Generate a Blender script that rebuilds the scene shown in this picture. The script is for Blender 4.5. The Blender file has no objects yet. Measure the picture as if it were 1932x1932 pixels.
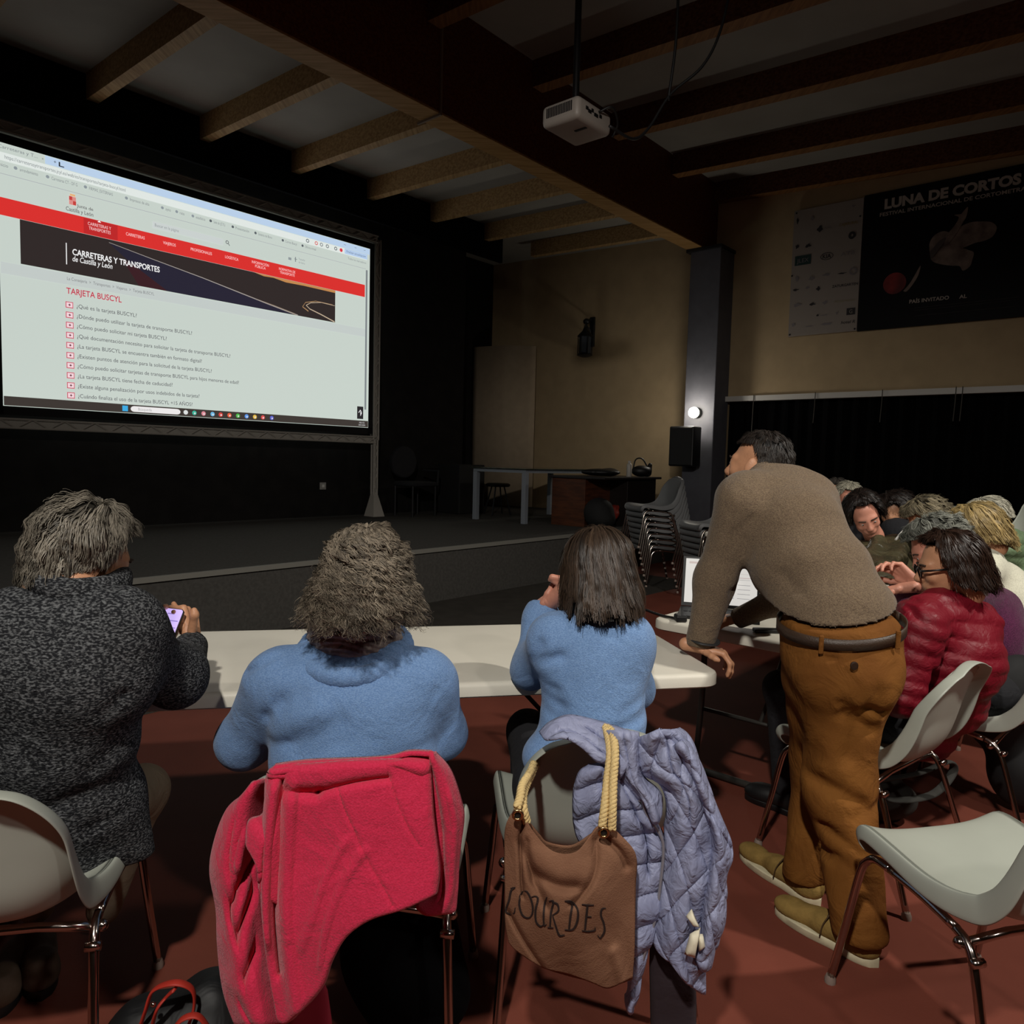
import bpy, bmesh, math, random
import numpy as np
from mathutils import Matrix, Vector
random.seed(7); RNG = np.random.default_rng(7)
SC = bpy.context.scene
COL = SC.collection
R = math.radians

# ---------------------------------------------------------------- camera, world, lights, exposure
FPX, PITCH, ROLL, CAMH = 1388.3, R(4.09), R(1.427), 1.40
ROOM = R(49.13)                      # the hall's own axes are turned by this much from the viewing direction
_f = np.array([0, math.cos(PITCH), -math.sin(PITCH)]); _u0 = np.array([0, math.sin(PITCH), math.cos(PITCH)])
_r = np.array([1., 0, 0]) * math.cos(ROLL) + _u0 * math.sin(ROLL)
_u = -np.array([1., 0, 0]) * math.sin(ROLL) + _u0 * math.cos(ROLL)
cam = bpy.data.cameras.new('camera'); cam_o = bpy.data.objects.new('camera', cam); COL.objects.link(cam_o)
cam.sensor_width = 36; cam.lens = FPX / 1932 * 36; cam.clip_start = .05; cam.clip_end = 100
m = Matrix.Identity(4)
for i in range(3):
    m[i][0], m[i][1], m[i][2] = _r[i], _u[i], -_f[i]
m[2][3] = CAMH
cam_o.matrix_world = m
SC.camera = cam_o
SC.view_settings.view_transform = 'Standard'; SC.view_settings.look = 'None'
SC.view_settings.exposure = 0.0; SC.view_settings.gamma = 1.0; SC.view_settings.use_curve_mapping = False
w = bpy.data.worlds.new('world'); SC.world = w; w.use_nodes = True
w.node_tree.nodes['Background'].inputs[0].default_value = (.6, .55, .5, 1)
w.node_tree.nodes['Background'].inputs[1].default_value = .0

def lamp(name, kind, loc, target, power, color, size=.3, cone=None, blend=.6):
    l = bpy.data.lights.new(name, kind); l.energy = power; l.color = color
    if kind == 'SPOT':
        l.spot_size = R(cone); l.spot_blend = blend; l.shadow_soft_size = size
    elif kind == 'AREA': l.shape = 'DISK'; l.size = size
    else: l.shadow_soft_size = size
    o = bpy.data.objects.new(name, l); COL.objects.link(o); o.location = loc
    o.rotation_euler = (Vector(target) - Vector(loc)).to_track_quat('-Z', 'Y').to_euler()
    return o
lamp('hall_spot_light', 'SPOT', (-.5, -1.0, 3.9), (.1, 2.0, .6), 500, (1, .95, .87), .09, 105, .45)
lamp('hall_spot_light', 'SPOT', (3.4, 1.6, 3.9), (2.0, 3.4, .8), 440, (1, .95, .86), .10, 84, .6)
lamp('hall_spot_light', 'SPOT', (2.4, -1.4, 3.9), (1.2, 1.8, .3), 120, (1, .93, .88), .12, 95, .8)

def at(px, py, Y):
    d = _f * FPX + _r * (px - 966) + _u * (966 - py)
    return np.array([0, 0, CAMH]) + d * (Y / d[1])
def atz(px, py, z):
    d = _f * FPX + _r * (px - 966) + _u * (966 - py)
    return np.array([0, 0, CAMH]) + d * ((z - CAMH) / d[2])
def RW(x, y, z=0.):
    c, s = math.cos(ROOM), math.sin(ROOM)
    return np.array([x * c - y * s, x * s + y * c, z])

# ---------------------------------------------------------------- materials
def srgb(h):
    h = h.lstrip('#'); v = [int(h[i:i + 2], 16) / 255 for i in (0, 2, 4)]
    return tuple(x / 12.92 if x <= .04045 else ((x + .055) / 1.055) ** 2.4 for x in v)
MATS = {}
def mat(name, c, rough=.6, metal=0., emit=0., var=0., vscale=8., bump=0., bscale=60., c2=None, spec=.5, stretch=None, attr=False, sheen=0., trans=0., detail=4, lo=.35, hi=.65):
    if name in MATS: return MATS[name]
    if isinstance(c, str): c = srgb(c)
    if isinstance(c2, str): c2 = srgb(c2)
    M = bpy.data.materials.new(name); M.use_nodes = True; nt = M.node_tree; b = nt.nodes['Principled BSDF']
    b.inputs['Base Color'].default_value = (*c, 1); b.inputs['Roughness'].default_value = rough
    b.inputs['Metallic'].default_value = metal; b.inputs['Specular IOR Level'].default_value = spec
    if sheen: b.inputs['Sheen Weight'].default_value = sheen
    if trans: b.inputs['Transmission Weight'].default_value = trans
    if emit:
        b.inputs['Emission Color'].default_value = (*c, 1); b.inputs['Emission Strength'].default_value = emit
        b.inputs['Base Color'].default_value = (*[x * .3 for x in c], 1)
    tc = nt.nodes.new('ShaderNodeTexCoord'); mp = nt.nodes.new('ShaderNodeMapping')
    nt.links.new(tc.outputs['Object'], mp.inputs['Vector'])
    if stretch: mp.inputs['Scale'].default_value = stretch
    if var or c2:
        n = nt.nodes.new('ShaderNodeTexNoise'); n.inputs['Scale'].default_value = vscale; n.inputs['Detail'].default_value = detail
        nt.links.new(mp.outputs['Vector'], n.inputs['Vector'])
        rp = nt.nodes.new('ShaderNodeValToRGB'); rp.color_ramp.elements[0].position = lo; rp.color_ramp.elements[1].position = hi
        a = tuple(x * (1 - var) for x in c); d = c2 or tuple(min(1, x * (1 + var)) for x in c)
        rp.color_ramp.elements[0].color = (*a, 1); rp.color_ramp.elements[1].color = (*d, 1)
        nt.links.new(n.outputs['Fac'], rp.inputs['Fac']); nt.links.new(rp.outputs['Color'], b.inputs['Base Color'])
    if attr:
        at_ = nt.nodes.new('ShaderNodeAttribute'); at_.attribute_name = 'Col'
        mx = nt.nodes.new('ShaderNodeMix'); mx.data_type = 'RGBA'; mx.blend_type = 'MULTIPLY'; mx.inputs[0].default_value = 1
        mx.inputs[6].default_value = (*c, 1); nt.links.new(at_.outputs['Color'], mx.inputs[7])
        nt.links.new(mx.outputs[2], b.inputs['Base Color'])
    if bump:
        n = nt.nodes.new('ShaderNodeTexNoise'); n.inputs['Scale'].default_value = bscale; n.inputs['Detail'].default_value = 3
        nt.links.new(mp.outputs['Vector'], n.inputs['Vector'])
        bp = nt.nodes.new('ShaderNodeBump'); bp.inputs['Strength'].default_value = bump; bp.inputs['Distance'].default_value = .004
        nt.links.new(n.outputs['Fac'], bp.inputs['Height']); nt.links.new(bp.outputs['Normal'], b.inputs['Normal'])
    MATS[name] = M
    return M
def fold_mat(name, c, c2=None, freq=9., amt=.5, rough=.7, **kw):
    """cloth: fine weave noise plus broad soft creases in the bump"""
    M = mat(name, c, rough, c2=c2, **kw); nt = M.node_tree; b = nt.nodes['Principled BSDF']
    tc = nt.nodes.new('ShaderNodeTexCoord'); n = nt.nodes.new('ShaderNodeTexNoise')
    n.inputs['Scale'].default_value = freq; n.inputs['Detail'].default_value = 3; n.inputs['Distortion'].default_value = 1.2
    nt.links.new(tc.outputs['Object'], n.inputs['Vector'])
    bp = nt.nodes.new('ShaderNodeBump'); bp.inputs['Strength'].default_value = amt; bp.inputs['Distance'].default_value = .02
    nt.links.new(n.outputs['Fac'], bp.inputs['Height'])
    if b.inputs['Normal'].links: nt.links.new(b.inputs['Normal'].links[0].from_socket, bp.inputs['Normal'])
    nt.links.new(bp.outputs['Normal'], b.inputs['Normal'])
    return M

# ---------------------------------------------------------------- objects
EMP = {}
def tag(o, label=None, cat=None, group=None, kind=None):
    if label: o['label'] = label
    if cat: o['category'] = cat
    if group: o['group'] = group
    if kind: o['kind'] = kind
    return o
def thing(name, label, cat, loc=(0, 0, 0), rz=0., group=None, parent=None):
    o = bpy.data.objects.new(name, None); COL.objects.link(o); o.empty_display_size = .1
    o.location = [float(v) for v in loc]; o.rotation_euler = (0, 0, rz)
    EMP[o] = Matrix.Translation([float(v) for v in loc]) @ Matrix.Rotation(rz, 4, 'Z')
    return tag(o, label, cat, group)
def mk(name, V, F, mt, parent=None, smooth=False, space='world', col=None, mi=None, sub=0, solid=0., base=None):
    V = np.asarray(V, float).reshape(-1, 3)
    if space == 'room':
        c, s = math.cos(ROOM), math.sin(ROOM); V = np.stack([V[:, 0] * c - V[:, 1] * s, V[:, 0] * s + V[:, 1] * c, V[:, 2]], 1)
    top = parent
    M = Matrix.Identity(4)
    while top is not None and top not in EMP: top = top.parent
    if space != 'local':
        if top is not None: M = EMP[top].inverted()
        elif base is None and parent is None and len(V):
            lo, hi = V.min(0), V.max(0); base = ((lo[0] + hi[0]) / 2, (lo[1] + hi[1]) / 2, lo[2])
        if base is not None and parent is None: M = Matrix.Translation([-float(b) for b in base])
        A = np.array(M); V = V @ A[:3, :3].T + A[:3, 3]
    me = bpy.data.meshes.new(name)
    if isinstance(F, np.ndarray):
        k = F.shape[1]; me.vertices.add(len(V)); me.vertices.foreach_set('co', V.astype(np.float32).ravel())
        me.loops.add(F.size); me.loops.foreach_set('vertex_index', F.astype(np.int32).ravel())
        me.polygons.add(len(F)); me.polygons.foreach_set('loop_start', np.arange(0, F.size, k, dtype=np.int32))
        me.polygons.foreach_set('loop_total', np.full(len(F), k, np.int32)); me.update(calc_edges=True)
    else:
        me.from_pydata(V.tolist(), [], [list(map(int, f)) for f in F]); me.update()
    for q in (mt if isinstance(mt, (list, tuple)) else [mt]): me.materials.append(q)
    if mi is not None: me.polygons.foreach_set('material_index', np.asarray(mi, np.int32))
    if smooth: me.polygons.foreach_set('use_smooth', np.ones(len(me.polygons), bool))
    if col is not None:
        a = me.color_attributes.new('Col', 'FLOAT_COLOR', 'POINT'); a.data.foreach_set('color', np.asarray(col, np.float32).ravel())
    o = bpy.data.objects.new(name, me); COL.objects.link(o)
    if parent is not None: o.parent = parent
    elif base is not None: o.location = [float(b) for b in base]
    if solid:
        md = o.modifiers.new('solid', 'SOLIDIFY'); md.thickness = solid; md.offset = 0
    if sub:
        md = o.modifiers.new('sub', 'SUBSURF'); md.levels = sub; md.render_levels = sub
    return o
def kids(o): return [c for c in bpy.data.objects if c.parent == o]
def copy_tree(o, parent=None):
    c = o.copy(); COL.objects.link(c)
    if parent is not None: c.parent = parent
    for ch in KID.get(o, kids(o)): copy_tree(ch, c)
    return c
KID = {}

class MB:
    """collects shapes, then links them as one mesh object"""
    def __init__(s): s.V = []; s.F = []; s.n = 0; s.mi = []; s.cur = 0
    def add(s, V, F, flip=False):
        V = np.asarray(V, float).reshape(-1, 3); s.V.append(V)
        for f in F:
            f = [int(i) + s.n for i in f]; s.F.append(f[::-1] if flip else f); s.mi.append(s.cur)
        s.n += len(V); return s
    def box(s, lo, hi, bevel=0., rot=None, seg=2):
        lo = np.minimum(lo, hi).astype(float) if False else np.array(lo, float); hi = np.array(hi, float)
        lo, hi = np.minimum(lo, hi), np.maximum(lo, hi); c = (lo + hi) / 2
        bm = bmesh.new(); bmesh.ops.create_cube(bm, size=1)
        for v in bm.verts: v.co = Vector([v.co[i] * (hi[i] - lo[i]) for i in range(3)])
        if bevel: bmesh.ops.bevel(bm, geom=bm.edges[:], offset=min(bevel, min(hi - lo) * .45), segments=seg, profile=.5, affect='EDGES')
        M = (Matrix(rot) if rot is not None else Matrix.Identity(3))
        V = [tuple(M @ v.co + Vector(c)) for v in bm.verts]; bm.verts.index_update()
        F = [[v.index for v in f.verts] for f in bm.faces]; bm.free()
        return s.add(V, F)
    def tube(s, pts, r, n=8, caps=True, flat=None, closed=False):
        P = np.array(pts, float); m = len(P); rr = np.full(m, r, float) if np.isscalar(r) else np.interp(np.linspace(0, 1, m), np.linspace(0, 1, len(r)), r)
        if closed: T = np.roll(P, -1, 0) - np.roll(P, 1, 0)
        else: T = np.gradient(P, axis=0)
        T /= np.linalg.norm(T, axis=1)[:, None] + 1e-12
        ref = np.array([0, 0, 1.]) if abs(T[0][2]) < .9 else np.array([1., 0, 0])
        nn = np.cross(T[0], ref); nn /= np.linalg.norm(nn); V = []
        for i in range(m):
            nn = nn - T[i] * (nn @ T[i]); nn /= np.linalg.norm(nn) + 1e-12; bb = np.cross(T[i], nn)
            fl = 1 if flat is None else flat
            for k in range(n):
                a = 2 * math.pi * k / n; V.append(P[i] + rr[i] * (math.cos(a) * nn + fl * math.sin(a) * bb))
        F = []
        for i in range(m if closed else m - 1):
            j = (i + 1) % m
            for k in range(n): F.append([i * n + k, i * n + (k + 1) % n, j * n + (k + 1) % n, j * n + k])
        if caps and not closed: F.append(list(range(n))[::-1]); F.append([(m - 1) * n + k for k in range(n)])
        return s.add(V, F, True)
    def ball(s, c, r, n=12, m=8):
        V = []; F = []; r = np.array([r] * 3 if np.isscalar(r) else r, float)
        for i in range(m + 1):
            t = math.pi * i / m
            for k in range(n): a = 2 * math.pi * k / n; V.append(np.array(c) + r * [math.sin(t) * math.cos(a), math.sin(t) * math.sin(a), math.cos(t)])
        for i in range(m):
            for k in range(n): F.append([i * n + k, (i + 1) * n + k, (i + 1) * n + (k + 1) % n, i * n + (k + 1) % n])
        return s.add(V, F)
    def lathe(s, c, prof, n=20, axis=None):
        V = []; F = []
        M = np.eye(3) if axis is None else np.array(Vector(axis).to_track_quat('Z', 'Y').to_matrix())
        for (r, z) in prof:
            for k in range(n): a = 2 * math.pi * k / n; V.append(np.array(c) + M @ np.array([r * math.cos(a), r * math.sin(a), z]))
        m = len(prof)
        for i in range(m - 1):
            for k in range(n): F.append([i * n + k, i * n + (k + 1) % n, (i + 1) * n + (k + 1) % n, (i + 1) * n + k])
        F.append(list(range(n))[::-1]); F.append([(m - 1) * n + k for k in range(n)])
        return s.add(V, F)
    def quad(s, *p): return s.add(p, [list(range(len(p)))])
    def prism(s, poly, axis, a, b):
        """closed polygon in the two other axes pushed from a to b along axis"""
        ax = [i for i in range(3) if i != axis]; V = []
        for h in (a, b):
            for p in poly: q = [0, 0, 0]; q[ax[0]], q[ax[1]], q[axis] = p[0], p[1], h; V.append(q)
        n = len(poly); F = [list(range(n))[::-1], list(range(n, 2 * n))] + [[k, (k + 1) % n, n + (k + 1) % n, n + k] for k in range(n)]
        return s.add(V, F)
    def build(s, name, mt, parent=None, smooth=False, **kw):
        o = mk(name, np.concatenate(s.V), s.F, mt, parent, smooth, mi=s.mi if isinstance(mt, (list, tuple)) else None, **kw)
        if smooth == 'auto' or smooth is True:
            me = o.data; ok = np.ones(len(me.polygons), bool)
            me.polygons.foreach_set('use_smooth', ok)
            if smooth == 'auto': me.set_sharp_from_angle(angle=R(38))
        return o

def catmull(P, n):
    P = np.array(P, float); m = len(P); out = []
    Q = np.vstack([2 * P[0] - P[1], P, 2 * P[-1] - P[-2]])
    for t in np.linspace(0, m - 1, n):
        i = min(int(t), m - 2); f = t - i; p0, p1, p2, p3 = Q[i:i + 4]
        out.append(.5 * ((2 * p1) + (-p0 + p2) * f + (2 * p0 - 5 * p1 + 4 * p2 - p3) * f * f + (-p0 + 3 * p1 - 3 * p2 + p3) * f ** 3))
    return np.array(out)

def text_mesh(s, size=1., shear=0., spacing=1., bold=0.):
    c = bpy.data.curves.new('t', 'FONT'); c.body = s; c.size = size; c.shear = shear; c.space_character = spacing; c.offset = bold; c.resolution_u = 3
    o = bpy.data.objects.new('t', c); COL.objects.link(o); dg = bpy.context.evaluated_depsgraph_get()
    me = bpy.data.meshes.new_from_object(o.evaluated_get(dg)); V = np.array([v.co[:] for v in me.vertices]).reshape(-1, 3); F = [list(p.vertices) for p in me.polygons]
    bpy.data.objects.remove(o); bpy.data.curves.remove(c); bpy.data.meshes.remove(me)
    return V, F

# ---------------------------------------------------------------- implicit surfaces (bodies, clothes)
def _cap(P, a, b, ra, rb):
    a = np.array(a, float); ab = np.array(b, float) - a; q = P - a; t = np.clip(q @ ab / (ab @ ab + 1e-12), 0, 1)
    return np.linalg.norm(q - t[:, None] * ab, axis=1) - (ra + (rb - ra) * t)
def _ell(P, c, r, M=None):
    q = P - np.array(c, float)
    if M is not None: q = q @ np.array(M)
    r = np.array(r, float); k0 = np.linalg.norm(q / r, axis=1); k1 = np.linalg.norm(q / r ** 2, axis=1) + 1e-9
    return k0 * (k0 - 1) / k1
def field(P, prims, k, cuts=(), folds=(), disp=None):
    d = None
    for p in prims:
        if p[0] == 'c': e = _cap(P, *p[1:5])
        elif p[0] == 'e': e = _ell(P, *p[1:])
        elif p[0] == '-e':
            e = _ell(P, *p[1:]); kk = .01; h = np.clip(.5 - .5 * (d + e) / kk, 0, 1); d = d * (1 - h) - e * h + kk * h * (1 - h); continue
        kk = k
        if d is None: d = e
        else:
            h = np.clip(.5 + .5 * (d - e) / kk, 0, 1); d = d * h * 0 + (e * h + d * (1 - h)) - kk * h * (1 - h)
    if len(folds):
        Q = np.array([1, .2, 1.]); Pq = P * Q
        for (a, b, wd, dp) in folds: d = d + dp * np.exp(-((_cap(Pq, np.array(a) * Q, np.array(b) * Q, 0, 0)) / wd) ** 2)
    if disp is not None: d = d + disp(P)
    for ct in cuts:
        c, n = np.array(ct[0], float), np.array(ct[1], float); e = (P - c) @ (n / np.linalg.norm(n))
        if len(ct) > 2: e = np.where(np.linalg.norm(P - c, axis=1) < ct[2], e, -9)
        d = np.maximum(d, e)
    return d
def prim_bounds(prims):
    lo, hi = np.full(3, 9e9), np.full(3, -9e9)
    for p in prims:
        if p[0] == 'c':
            for q, r in ((p[1], p[3]), (p[2], p[4])): lo = np.minimum(lo, np.array(q) - r); hi = np.maximum(hi, np.array(q) + r)
        elif p[0] == 'e': r = max(p[2]) if len(p) > 3 else np.array(p[2]); lo = np.minimum(lo, np.array(p[1]) - r); hi = np.maximum(hi, np.array(p[1]) + r)
    return lo, hi
def surf(prims, k=.04, h=.01, cuts=(), folds=(), disp=None, pad=.03):
    lo, hi = prim_bounds(prims); lo = lo - pad; hi = hi + pad; B = 8
    nb = np.ceil((hi - lo) / (h * B)).astype(int); N = nb * B
    g = [np.arange(nb[i]) for i in range(3)]; bi = np.stack(np.meshgrid(*g, indexing='ij'), -1).reshape(-1, 3)
    cen = lo + (bi * B + (B - 1) / 2) * h; dc = field(cen, prims, k, cuts, folds, disp)
    D = np.repeat(np.repeat(np.repeat(dc.reshape(nb), B, 0), B, 1), B, 2).astype(np.float32)
    act = np.abs(dc) < h * B * .87 * 1.25 + .03
    loc = np.stack(np.meshgrid(*[np.arange(B)] * 3, indexing='ij'), -1).reshape(-1, 3)
    ids = (bi[act][:, None, :] * B + loc[None]).reshape(-1, 3)
    for s in range(0, len(ids), 400000):
        c = ids[s:s + 400000]; D[c[:, 0], c[:, 1], c[:, 2]] = field(lo + c * h, prims, k, cuts, folds, disp)
    return nets(D, lo, h)
def nets(D, lo, h):
    S = D < 0; nx, ny, nz = D.shape
    cs = S[:-1, :-1, :-1].astype(np.int8)
    tot = sum(S[a:nx - 1 + a, b:ny - 1 + b, c:nz - 1 + c].astype(np.int8) for a in (0, 1) for b in (0, 1) for c in (0, 1))
    cells = np.argwhere((tot > 0) & (tot < 8)); idx = -np.ones((nx - 1, ny - 1, nz - 1), np.int32)
    idx[cells[:, 0], cells[:, 1], cells[:, 2]] = np.arange(len(cells))
    acc = np.zeros((len(cells), 3)); cnt = np.zeros(len(cells))
    cor = [(a, b, c) for a in (0, 1) for b in (0, 1) for c in (0, 1)]
    for p in cor:
        for ax in range(3):
            if p[ax]: continue
            q = list(p); q[ax] = 1
            d0 = D[cells[:, 0] + p[0], cells[:, 1] + p[1], cells[:, 2] + p[2]]; d1 = D[cells[:, 0] + q[0], cells[:, 1] + q[1], cells[:, 2] + q[2]]
            mk_ = (d0 < 0) != (d1 < 0); t = np.where(mk_, d0 / np.where(mk_, d0 - d1, 1), 0)
            pt = np.array(p, float)[None] + 0 * acc; pt[:, ax] = t; acc += pt * mk_[:, None]; cnt += mk_
    V = lo + (cells + acc / cnt[:, None]) * h; F = []
    for ax in range(3):
        o1, o2 = [(1, 2), (2, 0), (0, 1)][ax]
        sl0 = [slice(None)] * 3; sl1 = [slice(None)] * 3; sl0[ax] = slice(0, -1); sl1[ax] = slice(1, None)
        e = np.argwhere(S[tuple(sl0)] != S[tuple(sl1)])
        ok = (e[:, o1] > 0) & (e[:, o2] > 0) & (e[:, o1] < D.shape[o1] - 1) & (e[:, o2] < D.shape[o2] - 1); e = e[ok]
        def I(d1, d2): c = e.copy(); c[:, o1] -= d1; c[:, o2] -= d2; return idx[c[:, 0], c[:, 1], c[:, 2]]
        q = np.stack([I(1, 1), I(0, 1), I(0, 0), I(1, 0)], 1); ins = S[e[:, 0], e[:, 1], e[:, 2]]
        q[~ins] = q[~ins][:, ::-1]; F.append(q)
    return V, np.concatenate(F)
def relax(V, F, it=2, lam=.5):
    for _ in range(it):
        A = np.zeros_like(V); c = np.zeros(len(V))
        for i in range(4):
            for j in (1, 3): np.add.at(A, F[:, i], V[F[:, (i + j) % 4]]); np.add.at(c, F[:, i], 1)
        V = V * (1 - lam) + lam * A / np.maximum(c, 1)[:, None]
    return V
def join(parts):
    V = []; F = []; n = 0
    for v, f in parts: V.append(v); F.append(np.asarray(f) + n); n += len(v)
    return np.concatenate(V), np.concatenate(F)
def wob(seed, freq, amp, stretch=(1, 1, 1)):
    r = np.random.default_rng(seed); K = r.normal(size=(10, 3)) * freq * np.array(stretch); ph = r.uniform(0, 6.28, 10)
    def g(P):
        s = 0
        for k_, p_ in zip(K, ph): s = s + np.sin(P @ k_ + p_)
        return amp * s / 3.2
    return g
# ---------------------------------------------------------------- the hall (room axes: x to the right wall, y to the stage wall)
m_floor = mat('floor_vinyl', '#6f3b2f', .66, var=.10, vscale=3, bump=.15, bscale=220, spec=.12)
m_black = mat('stage_black_wall', '#1d1b1a', .95, var=.15, vscale=5, spec=.1)
m_stage = mat('stage_carpet', '#454340', .95, var=.12, vscale=40, bump=.3, bscale=300, spec=.1)
m_cream = mat('cream_plaster', '#b39d7c', .9, var=.05, vscale=4, bump=.2, bscale=90, spec=.1)
m_panel = mat('ceiling_panel', '#9a9790', .9, var=.05, vscale=2, spec=.1)
m_beam = mat('glulam_timber', '#74401f', .6, c2='#542a14', vscale=6, stretch=(.6, 8, 8), bump=.2, bscale=30, spec=.2)
m_pine = mat('pine_joist', '#b39468', .65, c2='#92744c', vscale=5, stretch=(8, .6, 8), bump=.2, bscale=30, spec=.2)
m_purl = mat('dark_joist', '#6e4630', .65, c2='#4e2e1c', vscale=5, stretch=(8, .6, 8), bump=.2, bscale=30, spec=.2)
m_drape = mat('black_drape', '#0b0b0c', .95, spec=.05)
m_col = mat('column_paint', '#5f5f66', .7, var=.06, spec=.2)
m_white = mat('white_metal', '#c9c6c0', .5)
m_steel = mat('chrome_steel', '#c8c4c0', .18, metal=1)
m_dsteel = mat('dark_steel', '#2b2b2d', .4, metal=.6)
m_blackp = mat('black_plastic', '#111112', .5)
HS = .53
def rbox(lo, hi, name, mt, kind='structure', bevel=0., **kw):
    o = MB().box(lo, hi, bevel).build(name, mt, space='room', **kw)
    if kind: o['kind'] = kind
    return o
rbox((-6, -7, -.1), (10.8, 10, 0), 'floor', m_floor)
st = MB().box((-4, 5.16, 0), (10.5, 9.8, HS), 0).build('stage_platform', m_stage, space='room'); st['kind'] = 'structure'
o = rbox((-4, 3.95, 0), (8.0, 5.16, .006), 'floor_apron', mat('grey_lino', '#3b3834', .9, var=.1, vscale=6, bump=.2, bscale=150, spec=.1))
rbox((-4, 5.135, HS - .035), (9.1, 5.16, HS + .004), 'trim_1', mat('stage_edge_strip', '#6f6d66', .7))
rbox((-4, 8.8, 0), (8.85, 9.7, 6), 'wall_back', m_black)
rbox((8.85, 9.7, 0), (10.8, 9.9, 6), 'wall_back_recess', m_black)
o = MB().box((-4, 7.98, 4.50), (8.84, 8.03, 4.99)).build('shade_sheet', m_drape, space='room'); tag(o, 'added black sheet standing in for shade at the back of the stage ceiling', 'shade sheet')  # black sheet added to stand in for shade beyond the screen plane
# right wall, with the long black-curtained opening
w_ = MB(); w_.box((10.5, -7, 2.40), (10.7, 4.9, 6)); w_.box((10.5, 4.9, 0), (10.7, 9.9, 6)); w_.box((10.5, -7, 0), (10.7, -3, 2.4))
w_.build('wall_right', m_cream, space='room')['kind'] = 'structure'
cur = MB()
for i in range(200):
    y0, y1 = -3 + i * .0395, -3 + (i + 1) * .0395
    x0, x1 = 10.62 + .03 * math.sin(i * 1.3), 10.62 + .03 * math.sin((i + 1) * 1.3)
    cur.quad((x0, y0, .02), (x1, y1, .02), (x1, y1, 2.42), (x0, y0, 2.42))
o = cur.build('black_curtain', m_drape, space='room', smooth=True)
tag(o, 'long black curtain closing the opening under the white rail', 'curtain')
rbox((10.40, -3, 2.335), (10.5, 4.88, 2.41), 'trim_2', m_white)
for kc, y in enumerate((4.42, 3.55, 2.70, 1.87, 1.80)):
    o = MB().tube([RW(10.39, y, 2.42), RW(10.385, y, 2.25), RW(10.387, y + .01, 2.0 if y < 4 else 1.75)], .006, 5).build('hanging_cord', mat('cord_grey', '#4a4640', .8))
    tag(o, 'thin grey cord hanging from the white rail, %s from the grey column' % ('nearest', 'second', 'third', 'fourth', 'fifth')[kc], 'cord', 'cords hanging from the white rail')
rbox((-6.2, -7, 0), (-6, 10, 6), 'wall_left', m_cream); rbox((-6, -7.2, 0), (10.8, -7, 6), 'wall_rear', m_cream)
# ceiling: over the hall it falls gently towards the viewer, over the stage it is a little lower
c = MB()
c.add([(-6, -7, 4.92), (10.8, -7, 4.92), (10.8, 5.3, 5.56), (-6, 5.3, 5.56), (-6, -7, 5.1), (10.8, -7, 5.1), (10.8, 5.3, 5.8), (-6, 5.3, 5.8)], [[0, 3, 2, 1], [4, 5, 6, 7], [0, 1, 5, 4], [1, 2, 6, 5], [2, 3, 7, 6], [3, 0, 4, 7]])
c.add([(-6, 5.2, 4.88), (10.8, 5.2, 4.88), (10.8, 9.9, 5.08), (-6, 9.9, 5.08), (-6, 5.2, 5.2), (10.8, 5.2, 5.2), (10.8, 9.9, 5.4), (-6, 9.9, 5.4)], [[0, 3, 2, 1], [4, 5, 6, 7], [0, 1, 5, 4], [1, 2, 6, 5], [2, 3, 7, 6], [3, 0, 4, 7]])
c.build('ceiling', m_panel, space='room')['kind'] = 'structure'
m_lit_under = mat('beam_underside_lit', '#b08a5a', .65, c2='#94703f', vscale=5, stretch=(.6, 8, 8), bump=.2, bscale=30, spec=.2)
bm_ = MB().box((-6, 5.15, 4.57), (10.5, 5.40, 5.56), .008).build('main_beam', m_beam, space='room')
o = MB().box((-6, 5.15, 4.55), (10.5, 5.40, 4.5695), .003); V = np.concatenate(o.V); c, s = math.cos(ROOM), math.sin(ROOM); V = np.stack([V[:, 0] * c - V[:, 1] * s, V[:, 0] * s + V[:, 1] * c, V[:, 2]], 1) - np.array(bm_.location); mk('lit_underside', V, o.F, m_lit_under, bm_, space='local')  # thin added layer: light on the beam's underside put into a paler colour
tag(bm_, 'big red-brown laminated timber beam running across the hall to the grey column', 'beam')
m_lit_under2 = mat('joist_underside_lit', '#946a3e', .65, c2='#7a5430', vscale=5, stretch=(8, .6, 8), spec=.2)
def joist(x, y0, z0, y1, z1, hgt, wd, mt, label, grp, name):
    b = MB(); V = []
    for (y, z) in ((y0, z0), (y1, z1)):
        V += [(x - wd / 2, y, z), (x + wd / 2, y, z), (x + wd / 2, y, z + hgt), (x - wd / 2, y, z + hgt)]
    b.add(V, [[0, 1, 2, 3], [7, 6, 5, 4], [0, 4, 5, 1], [1, 5, 6, 2], [2, 6, 7, 3], [3, 7, 4, 0]])
    if mt is m_purl: b.mi = [0, 0, 1, 0, 0, 0]; mt = [m_purl, m_lit_under2]  # bottom face coloured lighter to stand for light coming from below
    tag(b.build(name, mt, space='room'), label, 'beam', grp)
nth = ['first', 'second', 'third', 'fourth', 'fifth', 'sixth', 'seventh', 'eighth', 'ninth']
for i, x in enumerate((1.75, 2.86, 3.98, 5.1, 6.22, 7.34, 8.46, 9.58)):
    joist(x, 5.41, 4.66, 7.975, 4.755, .27, .11, m_pine, 'pale pine joist over the stage, %s of the row counted from the left' % nth[i], 'pine joists over the stage', 'ceiling_joist')
for i, x in enumerate((1.7, 3.2, 4.70, 6.18, 7.66, 9.14, 10.42)):
    joist(x, -6.9, 4.63, 5.14, 5.28, .30, .16, m_purl, 'dark brown joist over the hall, %s from the wall with the banners' % nth[6 - i], 'dark joists over the hall', 'ceiling_joist')
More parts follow.
